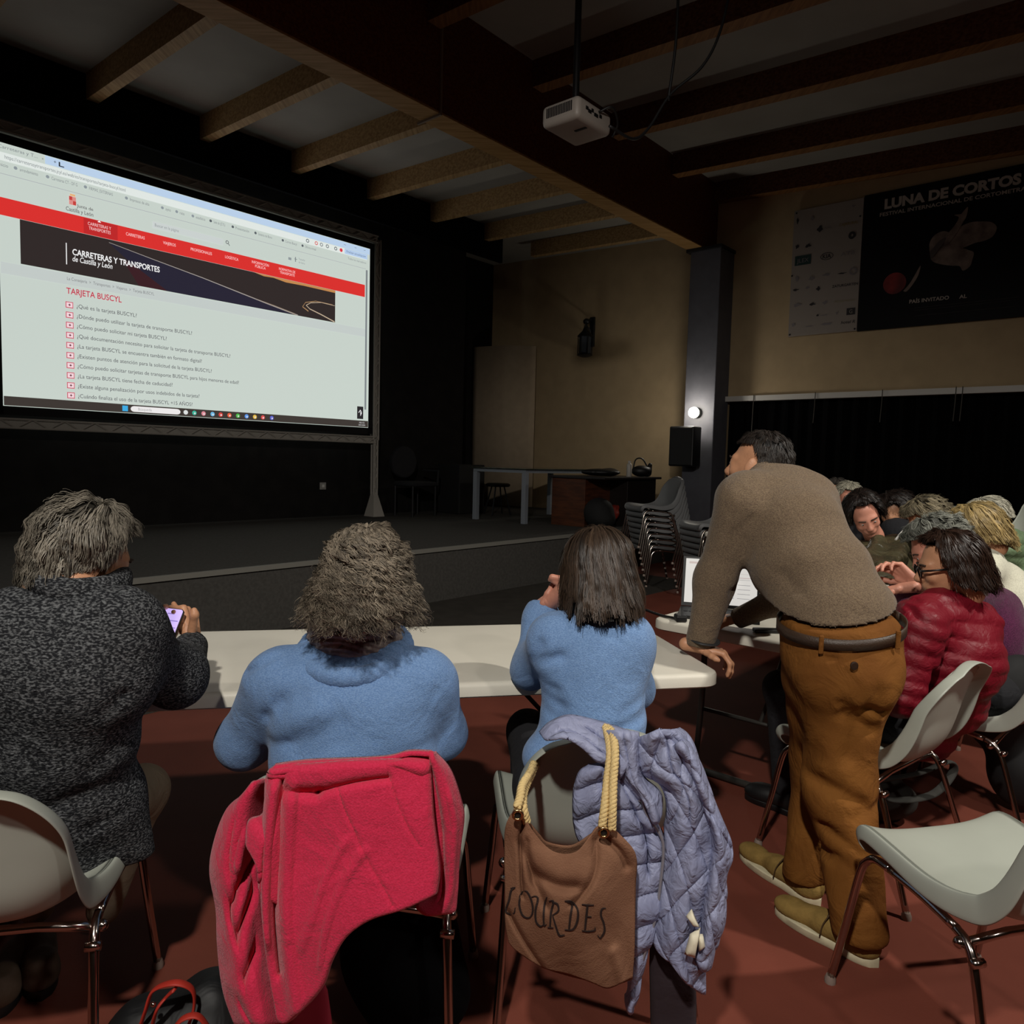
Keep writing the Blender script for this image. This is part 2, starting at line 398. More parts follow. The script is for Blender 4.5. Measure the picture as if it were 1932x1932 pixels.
o = MB().box((4.79, 5.13, 4.55), (4.81, 5.15, 5.35)).box((4.79, 5.13, 4.53), (4.81, 5.45, 4.55)).build('cable_duct', mat('duct', '#7d6c5c', .6), space='room')
tag(o, 'thin pale cable duct running down the side of the big beam', 'cable duct')
# grey column
cm = thing('column', 'dark grey square column under the end of the big beam', 'column', RW(10.3, 5.1, 0), ROOM)
MB().box((10.05, 4.86, 0), (10.499, 5.34, 4.55), .01).build('shaft', m_col, cm, space='room')
MB().box((10.02, 4.84, 4.50), (10.498, 5.4, 4.549), .005).build('cap_plate', m_dsteel, cm, space='room')
cm['kind'] = 'structure'
# lamp on the column
lt = thing('wall_lamp', 'small bright lamp glowing on the grey column above the loudspeaker', 'lamp', RW(9.95, 5.12, 2.1), ROOM)
MB().ball(RW(9.93, 5.12, 2.15), .08).build('bulb', mat('lamp_glow', (1, .93, .75), emit=30), lt, smooth=True)
MB().lathe(RW(10.045, 5.12, 2.15), [(.075, 0), (.075, .02), (.05, .05), (.045, .07)], axis=(-math.cos(ROOM), -math.sin(ROOM), 0)).build('fitting', m_blackp, lt)
p = bpy.data.lights.new('column_lamp_light', 'POINT'); p.energy = 13; p.color = (1, .93, .82); p.shadow_soft_size = .06
po = bpy.data.objects.new('column_lamp_light', p); COL.objects.link(po); po.location = RW(9.80, 5.12, 2.16).tolist()
sp = thing('loudspeaker', 'black loudspeaker mounted on the grey column below the lamp', 'speaker', RW(9.85, 5.2, 1.35), ROOM)
MB().box((9.68, 4.98, 1.36), (9.93, 5.37, 1.94), .02).build('cabinet', m_blackp, sp, space='room')
MB().box((9.665, 5.0, 1.38), (9.68, 5.35, 1.92), .005).build('grille', mat('grille', '#1c1c1d', .6, bump=.5, bscale=400), sp, space='room')
MB().box((9.93, 5.1, 1.55), (10.049, 5.25, 1.75)).build('bracket', m_dsteel, sp, space='room')

# ---------------------------------------------------------------- projection screen
SX0, SX1, SZ0, SZ1, SY = 2.18, 6.55, 1.80, 4.26, 8.40
sw, sh = SX1 - SX0, SZ1 - SZ0
scr = thing('projection_screen', 'large bright projection screen showing a web page, in a dark truss frame on stage', 'projection screen', RW(4.4, SY + .1, HS), ROOM)
EM = {}
def em(h, s=1.):
    k = (h, s)
    if k not in EM: EM[k] = mat('glow_%s_%g' % (h, s), h, .9, emit=s)
    return EM[k]
def spos(u, v, d=0.): return (SX0 + u * sw, SY - d, SZ0 + v * sh)
def srect(b, u0, v0, u1, v1, d):
    b.add([spos(u0, v0, d), spos(u1, v0, d), spos(u1, v1, d), spos(u0, v1, d)], [[0, 1, 2, 3]])
def sdisc(b, u, v, r, d, n=16):
    b.add([spos(u + r / sw * math.cos(2 * math.pi * k / n), v + r / sh * math.sin(2 * math.pi * k / n), d) for k in range(n)], [list(range(n))])
def sbox(name, rects, h, d, s=1., parent=None, label=None):
    b = MB()
    for r_ in rects: srect(b, *r_, d)
    o = b.build(name, em(h, s), parent or face, space='room')
    if label: o['label'] = label
    return o
def stext(s, u0, v0, u1=None, hgt=None, col='#5a5a5c', d=.006, name='text_line', shear=0., bold=0., cap=.7):
    """text from u0 to u1 with its baseline at v0; hgt is the letter height in screen units"""
    V, F = text_mesh(s, 1, shear, 1, bold); x0, x1 = V[:, 0].min(), V[:, 0].max()
    ky = hgt * sh / cap; kx = ((u1 - u0) * sw / (x1 - x0)) if u1 else ky
    W = np.stack([SX0 + u0 * sw + (V[:, 0] - x0) * kx, np.full(len(V), SY - d), SZ0 + v0 * sh + V[:, 1] * ky], 1)
    return mk(name, W, F, em(col), face, space='room')
WS = .86
face = MB().box((SX0 - .005, SY, SZ0 - .005), (SX1 + .005, SY + .02, SZ1 + .005)).build('screen_fabric', em('#d3ded6', WS), scr, space='room')
sbox('tab_strip', [(.09, .968, 1, 1)], '#b9cfe8', .002)
sbox('address_bar', [(0, .935, .99, .966)], '#dfe6e2', .002); sbox('grey_band', [(0, .508, .985, .552)], '#c6cecb', .002, .95)
sbox('page_rule', [(0, .884, .985, .8865)], '#a9aeb0', .003)
sbox('red_menu_bar', [(0, .729, .982, .796)], '#d8322f', .003, 1.); sbox('dark_red_tab', [(.167, .731, .242, .794)], '#bd2a2b', .004)
ban = sbox('dark_road_banner', [(.038, .557, .87, .728)], '#38302f', .004, .8)
b = MB(); n = 30
def strip(pts, w0, w1, name, h, d=.0055, s=.9):
    b = MB(); m_ = len(pts); P = np.array(pts)
    for i in range(m_ - 1):
        wa = w0 + (w1 - w0) * i / (m_ - 1); wb = w0 + (w1 - w0) * (i + 1) / (m_ - 1)
        b.add([spos(P[i][0], P[i][1] - wa, d), spos(P[i + 1][0], P[i + 1][1] - wb, d), spos(P[i + 1][0], P[i + 1][1] + wb, d), spos(P[i][0], P[i][1] + wa, d)], [[0, 1, 2, 3]])
    b.build(name, em(h, s), ban, space='room')
b.add([spos(*p, .0045) for p in ((.222, .713), (.451, .648), (.634, .589), (.75, .5575), (.34, .5575))], [[0, 1, 2, 3, 4]]); b.build('road_surface', em('#2f2c3c', .8), ban, space='room')
b = MB(); b.add([spos(*p, .005) for p in ((.25, .66), (.29, .63), (.36, .5575), (.29, .5575))], [[0, 1, 2, 3]]); b.build('red_glow', em('#43262b', .8), ban, space='room')
strip([(.222, .715), (.33, .683), (.451, .649), (.55, .617), (.64, .588), (.74, .558)], .001, .003, 'light_streak', '#a8a09a')
strip([(.58, .607), (.66, .585), (.73, .561)], .0006, .004, 'light_streak', '#8c7a68')
strip([(.868, .646), (.82, .649), (.783, .636), (.767, .618), (.78, .603), (.82, .585), (.868, .560)], .0012, .003, 'light_streak', '#c9b49b')
strip([(.86, .65), (.80, .65), (.765, .632), (.755, .607), (.775, .590)], .0008, .003, 'light_streak', '#b08a62')
b = MB(); b.add([spos(*p, .005) for p in ((.60, .7275), (.87, .7275), (.87, .715), (.76, .716), (.70, .713), (.66, .722), (.63, .719))], [list(range(7))]); b.build('sunset_strip', em('#c98e55', .9), ban, space='room')
sbox('taskbar', [(0, 0, 1, .036)], '#453e3a', .003, .8)
sbox('scroll_bar', [(.985, .1, .992, .88)], '#7e8487', .004); sbox('scroll_button', [(.956, .045, .98, .115)], '#2b292b', .006)
stext('↑', .961, .06, .975, .035, '#ffffff', .008)
b = MB(); srect(b, .1285, .589, .1305, .675, .006); b.build('white_rule', em('#e8e8e8'), face, space='room')
stext('CARRETERAS Y TRANSPORTES', .142, .633, .341, .024, '#f2f2f2', .007, bold=.02); stext('de Castilla y León', .142, .607, .229, .022, '#e6e6e6', .007, shear=.2, bold=.012)
stext('TARJETA BUSCYL', .128, .472, .249, .024, '#c0324a', bold=.012)
for i, (s, u1) in enumerate([('¿Qué es la tarjeta BUSCYL?', .284), ('¿Dónde puedo utilizar la tarjeta de transporte BUSCYL?', .423), ('¿Cómo puedo solicitar mi tarjeta BUSCYL?', .357), ('¿Qué documentación necesito para solicitar la tarjeta de transporte BUSCYL?', .529), ('¿La tarjeta BUSCYL se encuentra también en formato digital?', .449), ('¿Existen puntos de atención para la solicitud de la tarjeta BUSCYL?', .476), ('¿Cómo puedo solicitar tarjetas de transporte BUSCYL para hijos menores de edad?', .554), ('¿La tarjeta BUSCYL tiene fecha de caducidad?', .371), ('¿Existe alguna penalización por usos indebidos de la tarjeta?', .442), ('¿Cuándo finaliza el uso de la tarjeta BUSCYL +15 AÑOS?', .423)]):
    v = .427 - i * .0411
    stext(s, .149, v - .008, u1, .0165, '#55555a')
    b = MB(); srect(b, .126, v - .0125, .142, v + .0125, .004); q = b.build('expand_button', em('#c44a60'), face, space='room')
    b = MB(); srect(b, .1275, v - .0095, .1405, v + .0095, .006); b.build('button_face', em('#efd2d8'), q, space='room')
    b = MB(); srect(b, .1315, v - .0015, .1365, v + .0015, .008); srect(b, .1332, v - .0045, .1348, v + .0045, .008); b.build('plus_sign', em('#5c2030'), q, space='room')
stext('La Consejería  >  Transportes  >  Viajeros  >  Tarjeta BUSCYL', .13, .527, .327, .013, '#77777a')
stext('Junta de', .153, .829, .188, .013, '#6b6b6b', bold=.01); stext('Castilla y León', .13, .806, .188, .016, '#6b6b6b', bold=.01)
lg = sbox('crest', [(.137, .833, .1515, .866)], '#d98c86', .006); sbox('crest_quarter', [(.137, .851, .1435, .866), (.145, .834, .1515, .849)], '#c4443f', .008, parent=lg); sbox('crown', [(.139, .868, .150, .876)], '#e6b07a', .006, parent=lg)
for s, u0, u1, v, hh in (('CARRETERAS Y', .176, .227, .768, .013), ('TRANSPORTES', .178, .226, .75, .013), ('CARRETERAS', .261, .305, .762, .013), ('VIAJEROS', .35, .382, .762, .013), ('PROFESIONALES', .421, .478, .762, .013), ('LOGÍSTICA', .515, .553, .764, .013), ('INFORMACIÓN', .593, .645, .77, .013), ('PÚBLICA', .603, .635, .753, .013), ('NORMATIVA DE', .677, .73, .768, .013), ('TRANSPORTE', .68, .728, .751, .013)):
    stext(s, u0, v, u1, hh, '#f4cfcf')
b = MB(); b.add([spos(.197, .789, .006), spos(.205, .789, .006), spos(.201, .796, .006)], [[0, 1, 2]]); b.build('menu_arrow', em('#ffffff'), face, space='room')
sbox('search_box', [(.325, .822, .51, .85)], '#c9d0ce', .004); stext('Buscar en la página', .33, .83, .39, .013, '#8a8f92')
def ring(u, v, r, wd, name, h, d=.006, par=None):
    b = MB(); n = 18
    for k in range(n):
        a, c_ = 2 * math.pi * k / n, 2 * math.pi * (k + 1) / n
        f = lambda q, rr: spos(u + rr / sw * math.cos(q), v + rr / sh * math.sin(q), d)
        b.add([f(a, r), f(c_, r), f(c_, r - wd), f(a, r - wd)], [[0, 1, 2, 3]])
    b.build(name, em(h), par or face, space='room')
ring(.521, .84, .02, .007, 'magnifier', '#4c4f52'); strip_ = MB(); strip_.add([spos(.5235, .834, .006), spos(.5255, .834, .006), spos(.529, .826, .006), spos(.527, .826, .006)], [[0, 1, 2, 3]]); strip_.build('magnifier_grip', em('#4c4f52'), face, space='room')
sbox('mail_icon', [(.707, .83, .717, .843)], '#8f979a', .006); sbox('accessibility_icon', [(.729, .828, .732, .852), (.727, .84, .736, .843)], '#7b8285', .006)
stext('Tamaño', .741, .842, .762, .01, '#8a9093'); stext('de letra', .741, .826, .762, .01, '#8a9093')
stext('https://carreterasytransportes.jcyl.es/web/es/transportes/tarjeta-buscyl.html', .012, .944, .261, .014, '#7a8083')
stext('Carreteras y T...', .0, .98, .075, .013, '#7a8083'); stext('x', .083, .98, .087, .01, '#70757a'); stext('+', .107, .978, .112, .014, '#333a40')
sbox('cursor', [(.117, .972, .120, .99), (.117, .972, .128, .976)], '#30343a', .006)
for s, u0, u1 in (('Inicio', .0, .018), ('arrendamiento', .04, .075), ('Carreteras CT - DF G', .102, .155), ('FIRMAS_EXTERNAS', .18, .232), ('Impresos de alta', .271, .317), ('ayto', .357, .370), ('rutas', .393, .405), ('estadística', .435, .46), ('Sede de (JCYL)', .483, .515), ('Presentación', .545, .585), ('Sistema de Bono', .612, .655), ('Correo Buscyl', .697, .735), ('Oficina virtual', .762, .80)):
    stext(s, u0, .912, u1, .0125, '#7c8184')
    if u0 > .03: b = MB(); sdisc(b, u0 - .008, .919, .016, .006, 10); b.build('bookmark_icon', em('#5b6166' if u0 > .47 else '#8d969b'), face, space='room')
for u, h in ((.771, '#6a7175'), (.801, '#d0605f'), (.819, '#7b8184'), (.84, '#6c7377'), (.87, '#5e6569'), (.89, '#d63a48')): ring(u, .951, .024, .010 if h != '#d63a48' else .0239, 'toolbar_icon', h)
sbox('profile_button', [(.903, .938, .99, .966)], '#b4cbe8', .004); stext('Finalizar actualización', .91, .947, .983, .012, '#5d6f8c'); stext('Todos los marcadores', .915, .912, .985, .012, '#858a8d')
for u in (.9, .94, .975): b = MB(); srect(b, u, .984, u + .008, .986, .006); b.build('window_button', em('#6d7a88'), face, space='room')
sbox('start_button', [(.2475, .006, .2605, .03)], '#3fa9e0', .006)
b = MB(); rr = [spos(.268 + .0, .018, .006)]
pl = [spos(.276 + .009 * math.cos(a), .018 + .0125 * math.sin(a), .006) for a in np.linspace(math.pi / 2, 1.5 * math.pi, 9)] + [spos(.382 + .009 * math.cos(a), .018 + .0125 * math.sin(a), .006) for a in np.linspace(-math.pi / 2, math.pi / 2, 9)]
b.add(pl, [list(range(len(pl)))]); b.build('search_pill', em('#e9e6e6'), face, space='room'); stext('Búsqueda', .285, .0125, .318, .012, '#9a9a9c', .008)
for u, h in ((.405, '#d9dcdc'), (.428, '#3fb39a'), (.453, '#d98a96'), (.478, '#6bb4de'), (.501, '#d2443f'), (.526, '#e35b3c'), (.551, '#4fb34a'), (.577, '#5b93e0'), (.602, '#e0b84a'), (.627, '#d94d4d'), (.655, '#5d62c8')):
    b = MB(); sdisc(b, u, .018, .027, .006, 8); q = b.build('taskbar_icon', em(h), face, space='room')
    b = MB(); sdisc(b, u + .001, .016, .011, .008, 6); b.build('icon_detail', em('#f0f0f0', .8), q, space='room')
stext('10:12', .965, .02, .985, .009, '#cfcfcf'); stext('24/01/2024', .962, .007, .988, .008, '#cfcfcf')
# frame: black cloth border, aluminium truss with laced edge, legs
m_truss = mat('truss_dark', '#a39e96', .6, bump=.4, bscale=60)
m_border = mat('screen_border', '#0c0b0b', .9)
bd = MB()
for lo, hi in (((SX0 - .09, SY + .005, SZ1), (SX1 + .09, SY + .03, SZ1 + .09)), ((SX0 - .09, SY + .005, SZ0 - .09), (SX1 + .09, SY + .03, SZ0)), ((SX0 - .09, SY + .005, SZ0 - .09), (SX0, SY + .03, SZ1 + .09)), ((SX1, SY + .005, SZ0 - .09), (SX1 + .09, SY + .03, SZ1 + .09))): bd.box(lo, hi)
bd.build('black_border', m_border, scr, space='room')
FX0, FX1, FZ0, FZ1 = SX0 - .18, SX1 + .18, SZ0 - .17, SZ1 + .18
def bar(a, b_, name='frame_bar', wd=.085):
    a, b_ = np.array(a), np.array(b_); m_ = MB(); d = b_ - a; L = np.linalg.norm(d); d = d / L
    side = np.array([0, 1, 0]); up = np.cross(d, side)
    for s1 in (-1, 1):
        for s2 in (-1, 1): m_.tube([a + side * s1 * .03 + up * s2 * wd / 2, b_ + side * s1 * .03 + up * s2 * wd / 2], .012, 6)
    n_ = int(L / .14)
    for i in range(n_):
        p0, p1 = a + d * L * i / n_, a + d * L * (i + 1) / n_; s_ = 1 if i % 2 else -1
        m_.tube([p0 + up * s_ * wd / 2 - side * .03, p1 - up * s_ * wd / 2 - side * .03], .008, 5); m_.box(p0 + up * wd * .5 - [.008, .04, .008], p0 + up * wd * .5 + [.008, -.025, .008])
    m_.box(np.minimum(a, b_) - np.abs(up) * wd * .42 - [0, .012, 0], np.maximum(a, b_) + np.abs(up) * wd * .42 + [0, .012, 0])
    return m_.build(name, m_truss, scr, space='room')
YF = SY + .07
bar((FX0, YF, FZ1), (FX1, YF, FZ1)); bar((FX0, YF, FZ0), (FX1, YF, FZ0)); bar((FX0, YF, FZ0), (FX0, YF, FZ1)); bar((FX1, YF, FZ0), (FX1, YF, FZ1))
for x in (FX0, FX1):
    bar((x, YF, HS), (x, YF, FZ0), 'leg', .06)
    b = MB(); b.add([(x - .1, YF - .12, HS), (x + .1, YF - .12, HS), (x + .1, YF + .1, HS), (x - .1, YF + .1, HS), (x - .03, YF - .03, HS + .35), (x + .03, YF - .03, HS + .35), (x + .03, YF + .03, HS + .35), (x - .03, YF + .03, HS + .35)], [[0, 3, 2, 1], [4, 5, 6, 7], [0, 1, 5, 4], [1, 2, 6, 5], [2, 3, 7, 6], [3, 0, 4, 7]]); b.build('foot', m_truss, scr, space='room')

# ---------------------------------------------------------------- banners on the right wall
WX = 10.44
def wq(y, z, d=0.): return (WX - d, y, z)
def wtext(s, y0, y1, z, hgt, mt, par, d=.006, name='lettering', bold=.0, shear=0., cap=.7):
    V, F = text_mesh(s, 1, shear, 1, bold); x0, x1 = V[:, 0].min(), V[:, 0].max(); kx = (y0 - y1) / (x1 - x0); ky = hgt / cap
    return mk(name, np.stack([np.full(len(V), WX - d), y0 - (V[:, 0] - x0) * kx, z + V[:, 1] * ky], 1), F, mt, par, space='room')
def wpoly(pts, mt, par, name, d):
    return MB().add([wq(y, z, d) for y, z in pts], [list(range(len(pts)))]).build(name, mt, par, space='room')
def wsmooth(pts, mt, par, name, d, th=.004):
    P = catmull(list(pts) + [pts[0]], len(pts) * 5)[:-1]; b = MB(); n_ = len(P)
    b.add([wq(*p, d) for p in P] + [wq(*p, d - th) for p in P], [list(range(n_))] + [[i, (i + 1) % n_, n_ + (i + 1) % n_, n_ + i] for i in range(n_)])
    return b.build(name, mt, par, space='room')
def sheet_banner(name, y0, y1, z0, z1, mt, label, cat, zoff=0):
    n_ = 24; b = MB(); V = []
    for j in range(n_ + 1):
        for i in range(n_ + 1):
            V.append((WX + .012 * math.sin(i * .9 + j * .25) * .6, y0 + (y1 - y0) * i / n_, z0 + (z1 - z0) * j / n_ + zoff * i / n_ * j / n_))
    b.add(V, [[j * (n_ + 1) + i, j * (n_ + 1) + i + 1, (j + 1) * (n_ + 1) + i + 1, (j + 1) * (n_ + 1) + i] for j in range(n_) for i in range(n_)])
    o = b.build(name, mt, space='room', solid=.004, smooth=True, base=RW(WX, (y0 + y1) / 2, min(z0, z1)))
    return tag(o, label, cat)
class _P: pass
def anchored(name, label, cat, y, z): return thing(name, label, cat, RW(WX, y, z), ROOM)
m_wb = mat('banner_white', '#948a82', .7); m_bb = mat('banner_black', '#0c0b0d', .5, spec=.2); m_ink = mat('logo_ink', '#2c282a', .7); m_ink2 = mat('logo_grey', '#7d7678', .7); m_let = mat('banner_letters', '#b5aaa0', .7)
wb = anchored('sponsor_banner', 'white vinyl banner with rows of small sponsor logos beside the black festival banner', 'banner', 3.52, 3.21)
MB().box((WX - .002, 3.075, 3.215), (WX + .03, 3.985, 4.935), .004).build('sheet', m_wb, wb, space='room')
for y, z in ((3.95, 4.90), (3.96, 3.24), (3.97, 4.05), (3.11, 4.7), (3.1, 3.24)): MB().lathe(RW(WX - .004, y, z), [(.012, 0), (.012, .004)], 10, axis=(-math.cos(ROOM), -math.sin(ROOM), 0)).build('eyelet', m_dsteel, wb)
wtext('KIA', 3.565, 3.455, 4.222, .055, m_ink, wb, name='logo', bold=.02)
def ovl(y, z, a, b_, t, mt=m_ink, par=wb):
    b = MB(); n_ = 24
    for k in range(n_):
        q, w2 = 2 * math.pi * k / n_, 2 * math.pi * (k + 1) / n_
        b.add([wq(y + a * math.cos(q), z + b_ * math.sin(q), .007), wq(y + a * math.cos(w2), z + b_ * math.sin(w2), .007), wq(y + (a - t) * math.cos(w2), z + (b_ - t) * math.sin(w2), .007), wq(y + (a - t) * math.cos(q), z + (b_ - t) * math.sin(q), .007)], [[0, 1, 2, 3]])
    b.build('logo', mt, par, space='room')
ovl(3.51, 4.248, .085, .05, .008)
lg = [(3.93, 4.79, .02, .05, 1), (3.73, 4.79, .03, .04, 0), (3.62, 4.63, .05, .05, 1), (3.20, 4.85, .03, .02, 0), (3.92, 4.44, .03, .035, 1), (3.77, 4.43, .05, .03, 1), (3.91, 3.85, .055, .018, 1), (3.75, 3.86, .04, .02, 0), (3.6, 3.83, .035, .035, 1), (3.88, 3.64, .07, .03, 0), (3.67, 3.63, .05, .025, 1), (3.5, 3.63, .04, .03, 0), (3.59, 3.47, .02, .02, 1), (3.5, 3.46, .06, .008, 0), (3.92, 3.37, .03, .035, 0), (3.9, 4.0, .03, .05, 0), (3.7, 3.98, .05, .035, 0), (3.5, 4.0, .06, .02, 0), (3.7, 3.33, .06, .01, 0), (3.46, 3.34, .09, .02, 0), (3.30, 3.99, .07, .012, 1), (3.34, 3.47, .015, .03, 0)]
for y, z, a, b_, k in lg:
    q = wpoly([(y + a * math.cos(t) * (.75 + .25 * math.cos(3 * t + y * 9)), z + b_ * math.sin(t) * (.75 + .25 * math.sin(4 * t + z * 7))) for t in np.linspace(0, 6.28, 15)[:-1]], m_ink if k else m_ink2, wb, 'logo', .007)
ovl(3.16, 4.0, .05, .05, .02, m_ink2); ovl(3.2, 4.47, .045, .05, .03)
wtext('CAJARURAL', 3.37, 3.13, 4.615, .035, mat('logo_gold', '#8c7440', .7), wb, name='logo', bold=.015)
wtext('MONSUL', 3.56, 3.46, 4.615, .03, m_ink2, wb, name='logo'); wtext('ZATURGARTEN', 3.42, 3.09, 3.815, .032, m_ink, wb, name='logo', bold=.02); wtext('Almendros', 3.38, 3.12, 3.61, .035, mat('logo_tan', '#8f8468', .7), wb, name='logo')
wtext('hotel R', 3.28, 3.1, 3.32, .04, m_ink, wb, name='logo', shear=.2, bold=.01); wtext('ATB', 3.33, 3.15, 4.22, .05, m_ink2, wb, name='logo', bold=.02)
q = wpoly([(3.94, 4.18), (3.72, 4.18), (3.72, 4.31), (3.94, 4.31)], mat('logo_green', '#1e3a38', .7), wb, 'logo', .006); wtext('JLEX', 3.91, 3.75, 4.215, .055, m_ink2, q, .009)
q = wpoly([(3.215, 3.43), (3.105, 3.43), (3.105, 3.52), (3.215, 3.52)], m_ink, wb, 'logo', .006); wtext('G', 3.18, 3.14, 3.45, .05, m_wb, q, .009)
bb = anchored('festival_banner', 'black film festival banner with pale lettering and a curled figure with a red ball', 'banner', 2.0, 3.21)
MB().box((WX - .002, -.1, 3.205), (WX + .03, 3.07, 4.955), .004).build('sheet', m_bb, bb, space='room')
wtext('LUNA DE CORTOS', 2.82, 1.36, 4.735, .115, m_let, bb, bold=.05); wtext('FESTIVAL INTERNACIONAL DE CORTOMETRAJES', 2.87, 1.22, 4.645, .045, m_let, bb, bold=.02)
wtext('PAÍS INVITADO', 2.46, 2.02, 3.495, .045, m_let, bb, bold=.02); wtext('AL', 1.91, 1.83, 3.49, .042, m_let, bb, bold=.02)
for z in (3.43, 3.40, 3.33): MB().box((WX - .004, 1.3, z), (WX - .003, 2.4, z + .006)).build('small_print', mat('smallprint', '#2a2524', .8), bb, space='room')
m_fig = mat('printed_skin', '#8d7b70', .8, c2='#5f4f48', vscale=6); m_fig2 = mat('printed_cloth', '#544a47', .8)
wsmooth([(2.27, 4.13), (2.27, 4.22), (2.22, 4.30), (2.12, 4.33), (2.02, 4.26), (1.94, 4.12), (1.85, 4.06), (1.79, 4.02), (1.80, 3.93), (1.82, 3.86), (1.89, 3.82), (1.93, 3.88), (2.02, 3.90), (2.15, 3.94), (2.24, 4.0)], m_fig, bb, 'curled_figure', .006)
wsmooth([(2.06, 4.16), (1.98, 4.32), (1.86, 4.38), (1.72, 4.37), (1.62, 4.34), (1.57, 4.27), (1.60, 4.18), (1.68, 4.14), (1.78, 4.13), (1.88, 4.10), (1.98, 4.08)], m_fig, bb, 'curled_figure', .011)
wsmooth([(2.14, 4.22), (2.02, 4.36), (1.97, 4.46), (2.02, 4.50), (1.95, 4.50), (1.93, 4.52), (1.88, 4.57), (1.89, 4.46), (1.92, 4.40), (1.98, 4.28), (2.08, 4.16)], m_fig, bb, 'raised_arm', .016)
wsmooth([(2.26, 4.1), (2.16, 4.22), (2.09, 4.24), (2.16, 4.12), (2.24, 4.02)], m_fig2, bb, 'shadow_shape', .017)
wsmooth([(2.54, 3.66), (2.46, 3.76), (2.36, 3.95), (2.38, 3.83), (2.44, 3.72), (2.50, 3.65)], m_fig, bb, 'pale_foot', .006)
q = MB().add([wq(2.645 + .135 * math.cos(t), 3.77 + .135 * math.sin(t), .009) for t in np.linspace(0, 6.28, 33)[:-1]], [list(range(32))]).build('red_ball', mat('printed_red', '#8e2422', .6, c2='#4b1414', vscale=4), bb, space='room')

# ---------------------------------------------------------------- lantern on the right wall
ln = thing('wall_lantern', 'black wrought lantern with glass sides hanging from a wall bracket', 'lantern', RW(10.3, 7.36, 3.17), ROOM)
lx, ly = 10.28, 7.36
b = MB(); b.box((10.46, ly - .05, 3.35), (10.499, ly + .05, 3.85), .01)
b.tube([(10.48, ly, 3.42), (10.42, ly - .02, 3.5), (10.36, ly - .03, 3.62), (10.30, ly, 3.69), (10.26, ly, 3.66)], .013, 8); b.ball((10.30, ly, 3.75), (.05, .06, .05)); b.tube([(10.46, ly, 3.8), (10.38, ly, 3.79), (10.30, ly, 3.75)], .02, 8); b.build('bracket', m_blackp, ln, space='room', smooth=True)
b = MB(); b.lathe((0, 0, 0), [(.02, .49), (.035, .46), (.05, .42), (.11, .36), (.135, .33), (.12, .32)], 16); b.lathe((0, 0, 0), [(.125, .03), (.135, .015), (.11, 0), (.05, -.02)], 16); b.tube([(0, 0, .49), (0, 0, .56)], .01)
V = b.V; b.V = [v + np.array([lx, ly, 3.17]) for v in V]; b.build('cap_and_base', m_blackp, ln, space='room', smooth='auto')
for k in range(6):
    a = math.pi / 3 * k; MB().tube([(lx + .118 * math.cos(a), ly + .118 * math.sin(a), 3.19), (lx + .118 * math.cos(a), ly + .118 * math.sin(a), 3.50)], .009, 6).build('corner_bar', m_blackp, ln, space='room')
b = MB().lathe((0, 0, 0), [(.10, .03), (.10, .32)], 6); b.V = [v + np.array([lx, ly, 3.17]) for v in b.V]; b.build('glass', mat('lantern_glass', '#3a4048', .15), ln, space='room')

# ---------------------------------------------------------------- stage furniture
pr_ = thing('folding_partition', 'tall pale grey free-standing partition panel in the stage corner', 'partition', RW(9.9, 9.0, HS), ROOM)
b = MB(); y0, y1 = 9.68, 8.28; a0, a1 = np.array([9.98, 9.66]), np.array([10.28, 8.42])
V = []
for i, t in enumerate(np.linspace(0, 1, 13)):
    p = a0 + (a1 - a0) * t + np.array([-.12, -.03]) * math.sin(math.pi * t); V += [(p[0], p[1], HS + .02), (p[0], p[1], 3.46 - .04 * t)]
b.add(V, [[2 * i, 2 * i + 2, 2 * i + 3, 2 * i + 1] for i in range(12)]); b.build('panel', mat('partition_panel', '#a7957e', .8, var=.05), pr_, space='room', solid=.03, smooth=True)
gt = thing('glass_table', 'long glass-topped table with square grey metal legs on the stage', 'table', RW(8.4, 6.85, HS), ROOM)
m_gm = mat('grey_metal', '#7d828a', .5)
TZ = 1.28
for x in (7.63, 9.35):
    for y in (6.38, 7.29): MB().box((x - .035, y - .035, HS), (x + .035, y + .035, TZ - .05), .004).build('leg', m_gm, gt, space='room')
b = MB()
for y in (6.38, 7.29): b.box((7.6, y - .035, TZ - .06), (9.38, y + .035, TZ - .01))
for x in (7.63, 9.35): b.box((x - .035, 6.35, TZ - .06), (x + .035, 7.32, TZ - .01))
b.build('frame', m_gm, gt, space='room')
MB().box((7.55, 6.3, TZ - .01), (9.43, 7.37, TZ), .003).build('glass_top', mat('table_glass', '#8fa08c', .08, trans=.9), gt, space='room')
dk = thing('desk', 'dark wooden desk with a brown side panel at the right end of the stage', 'desk', RW(8.6, 5.75, HS), ROOM)
m_dw = mat('desk_wood', '#5a3019', .5, c2='#40200f', vscale=5, stretch=(1, 1, 6)); m_dd = mat('desk_dark', '#1b1310', .5)
DZ = 1.17
MB().box((7.9, 5.28, DZ), (9.35, 6.2, DZ + .03), .004).build('desktop', m_dd, dk, space='room')
MB().box((7.93, 5.6, HS), (8.0, 6.15, DZ), .003).build('side_panel', m_dw, dk, space='room')
MB().box((8.0, 5.62, HS + .02), (8.55, 5.66, DZ), .003).build('front_panel', m_dw, dk, space='room')
MB().box((8.55, 5.34, HS), (9.3, 6.1, DZ), .005).build('drawer_block', m_dd, dk, space='room')
DT = DZ + .03
o = mk('black_bag', *surf([('e', RW(8.35, 5.65, DT + .055), (.27, .16, .05)), ('e', RW(8.5, 5.6, DT + .06), (.12, .1, .055))], .03, .02), m_blackp, smooth=True, base=RW(8.35, 5.65, DT)); tag(o, 'flat black bag lying on the dark desk', 'bag')
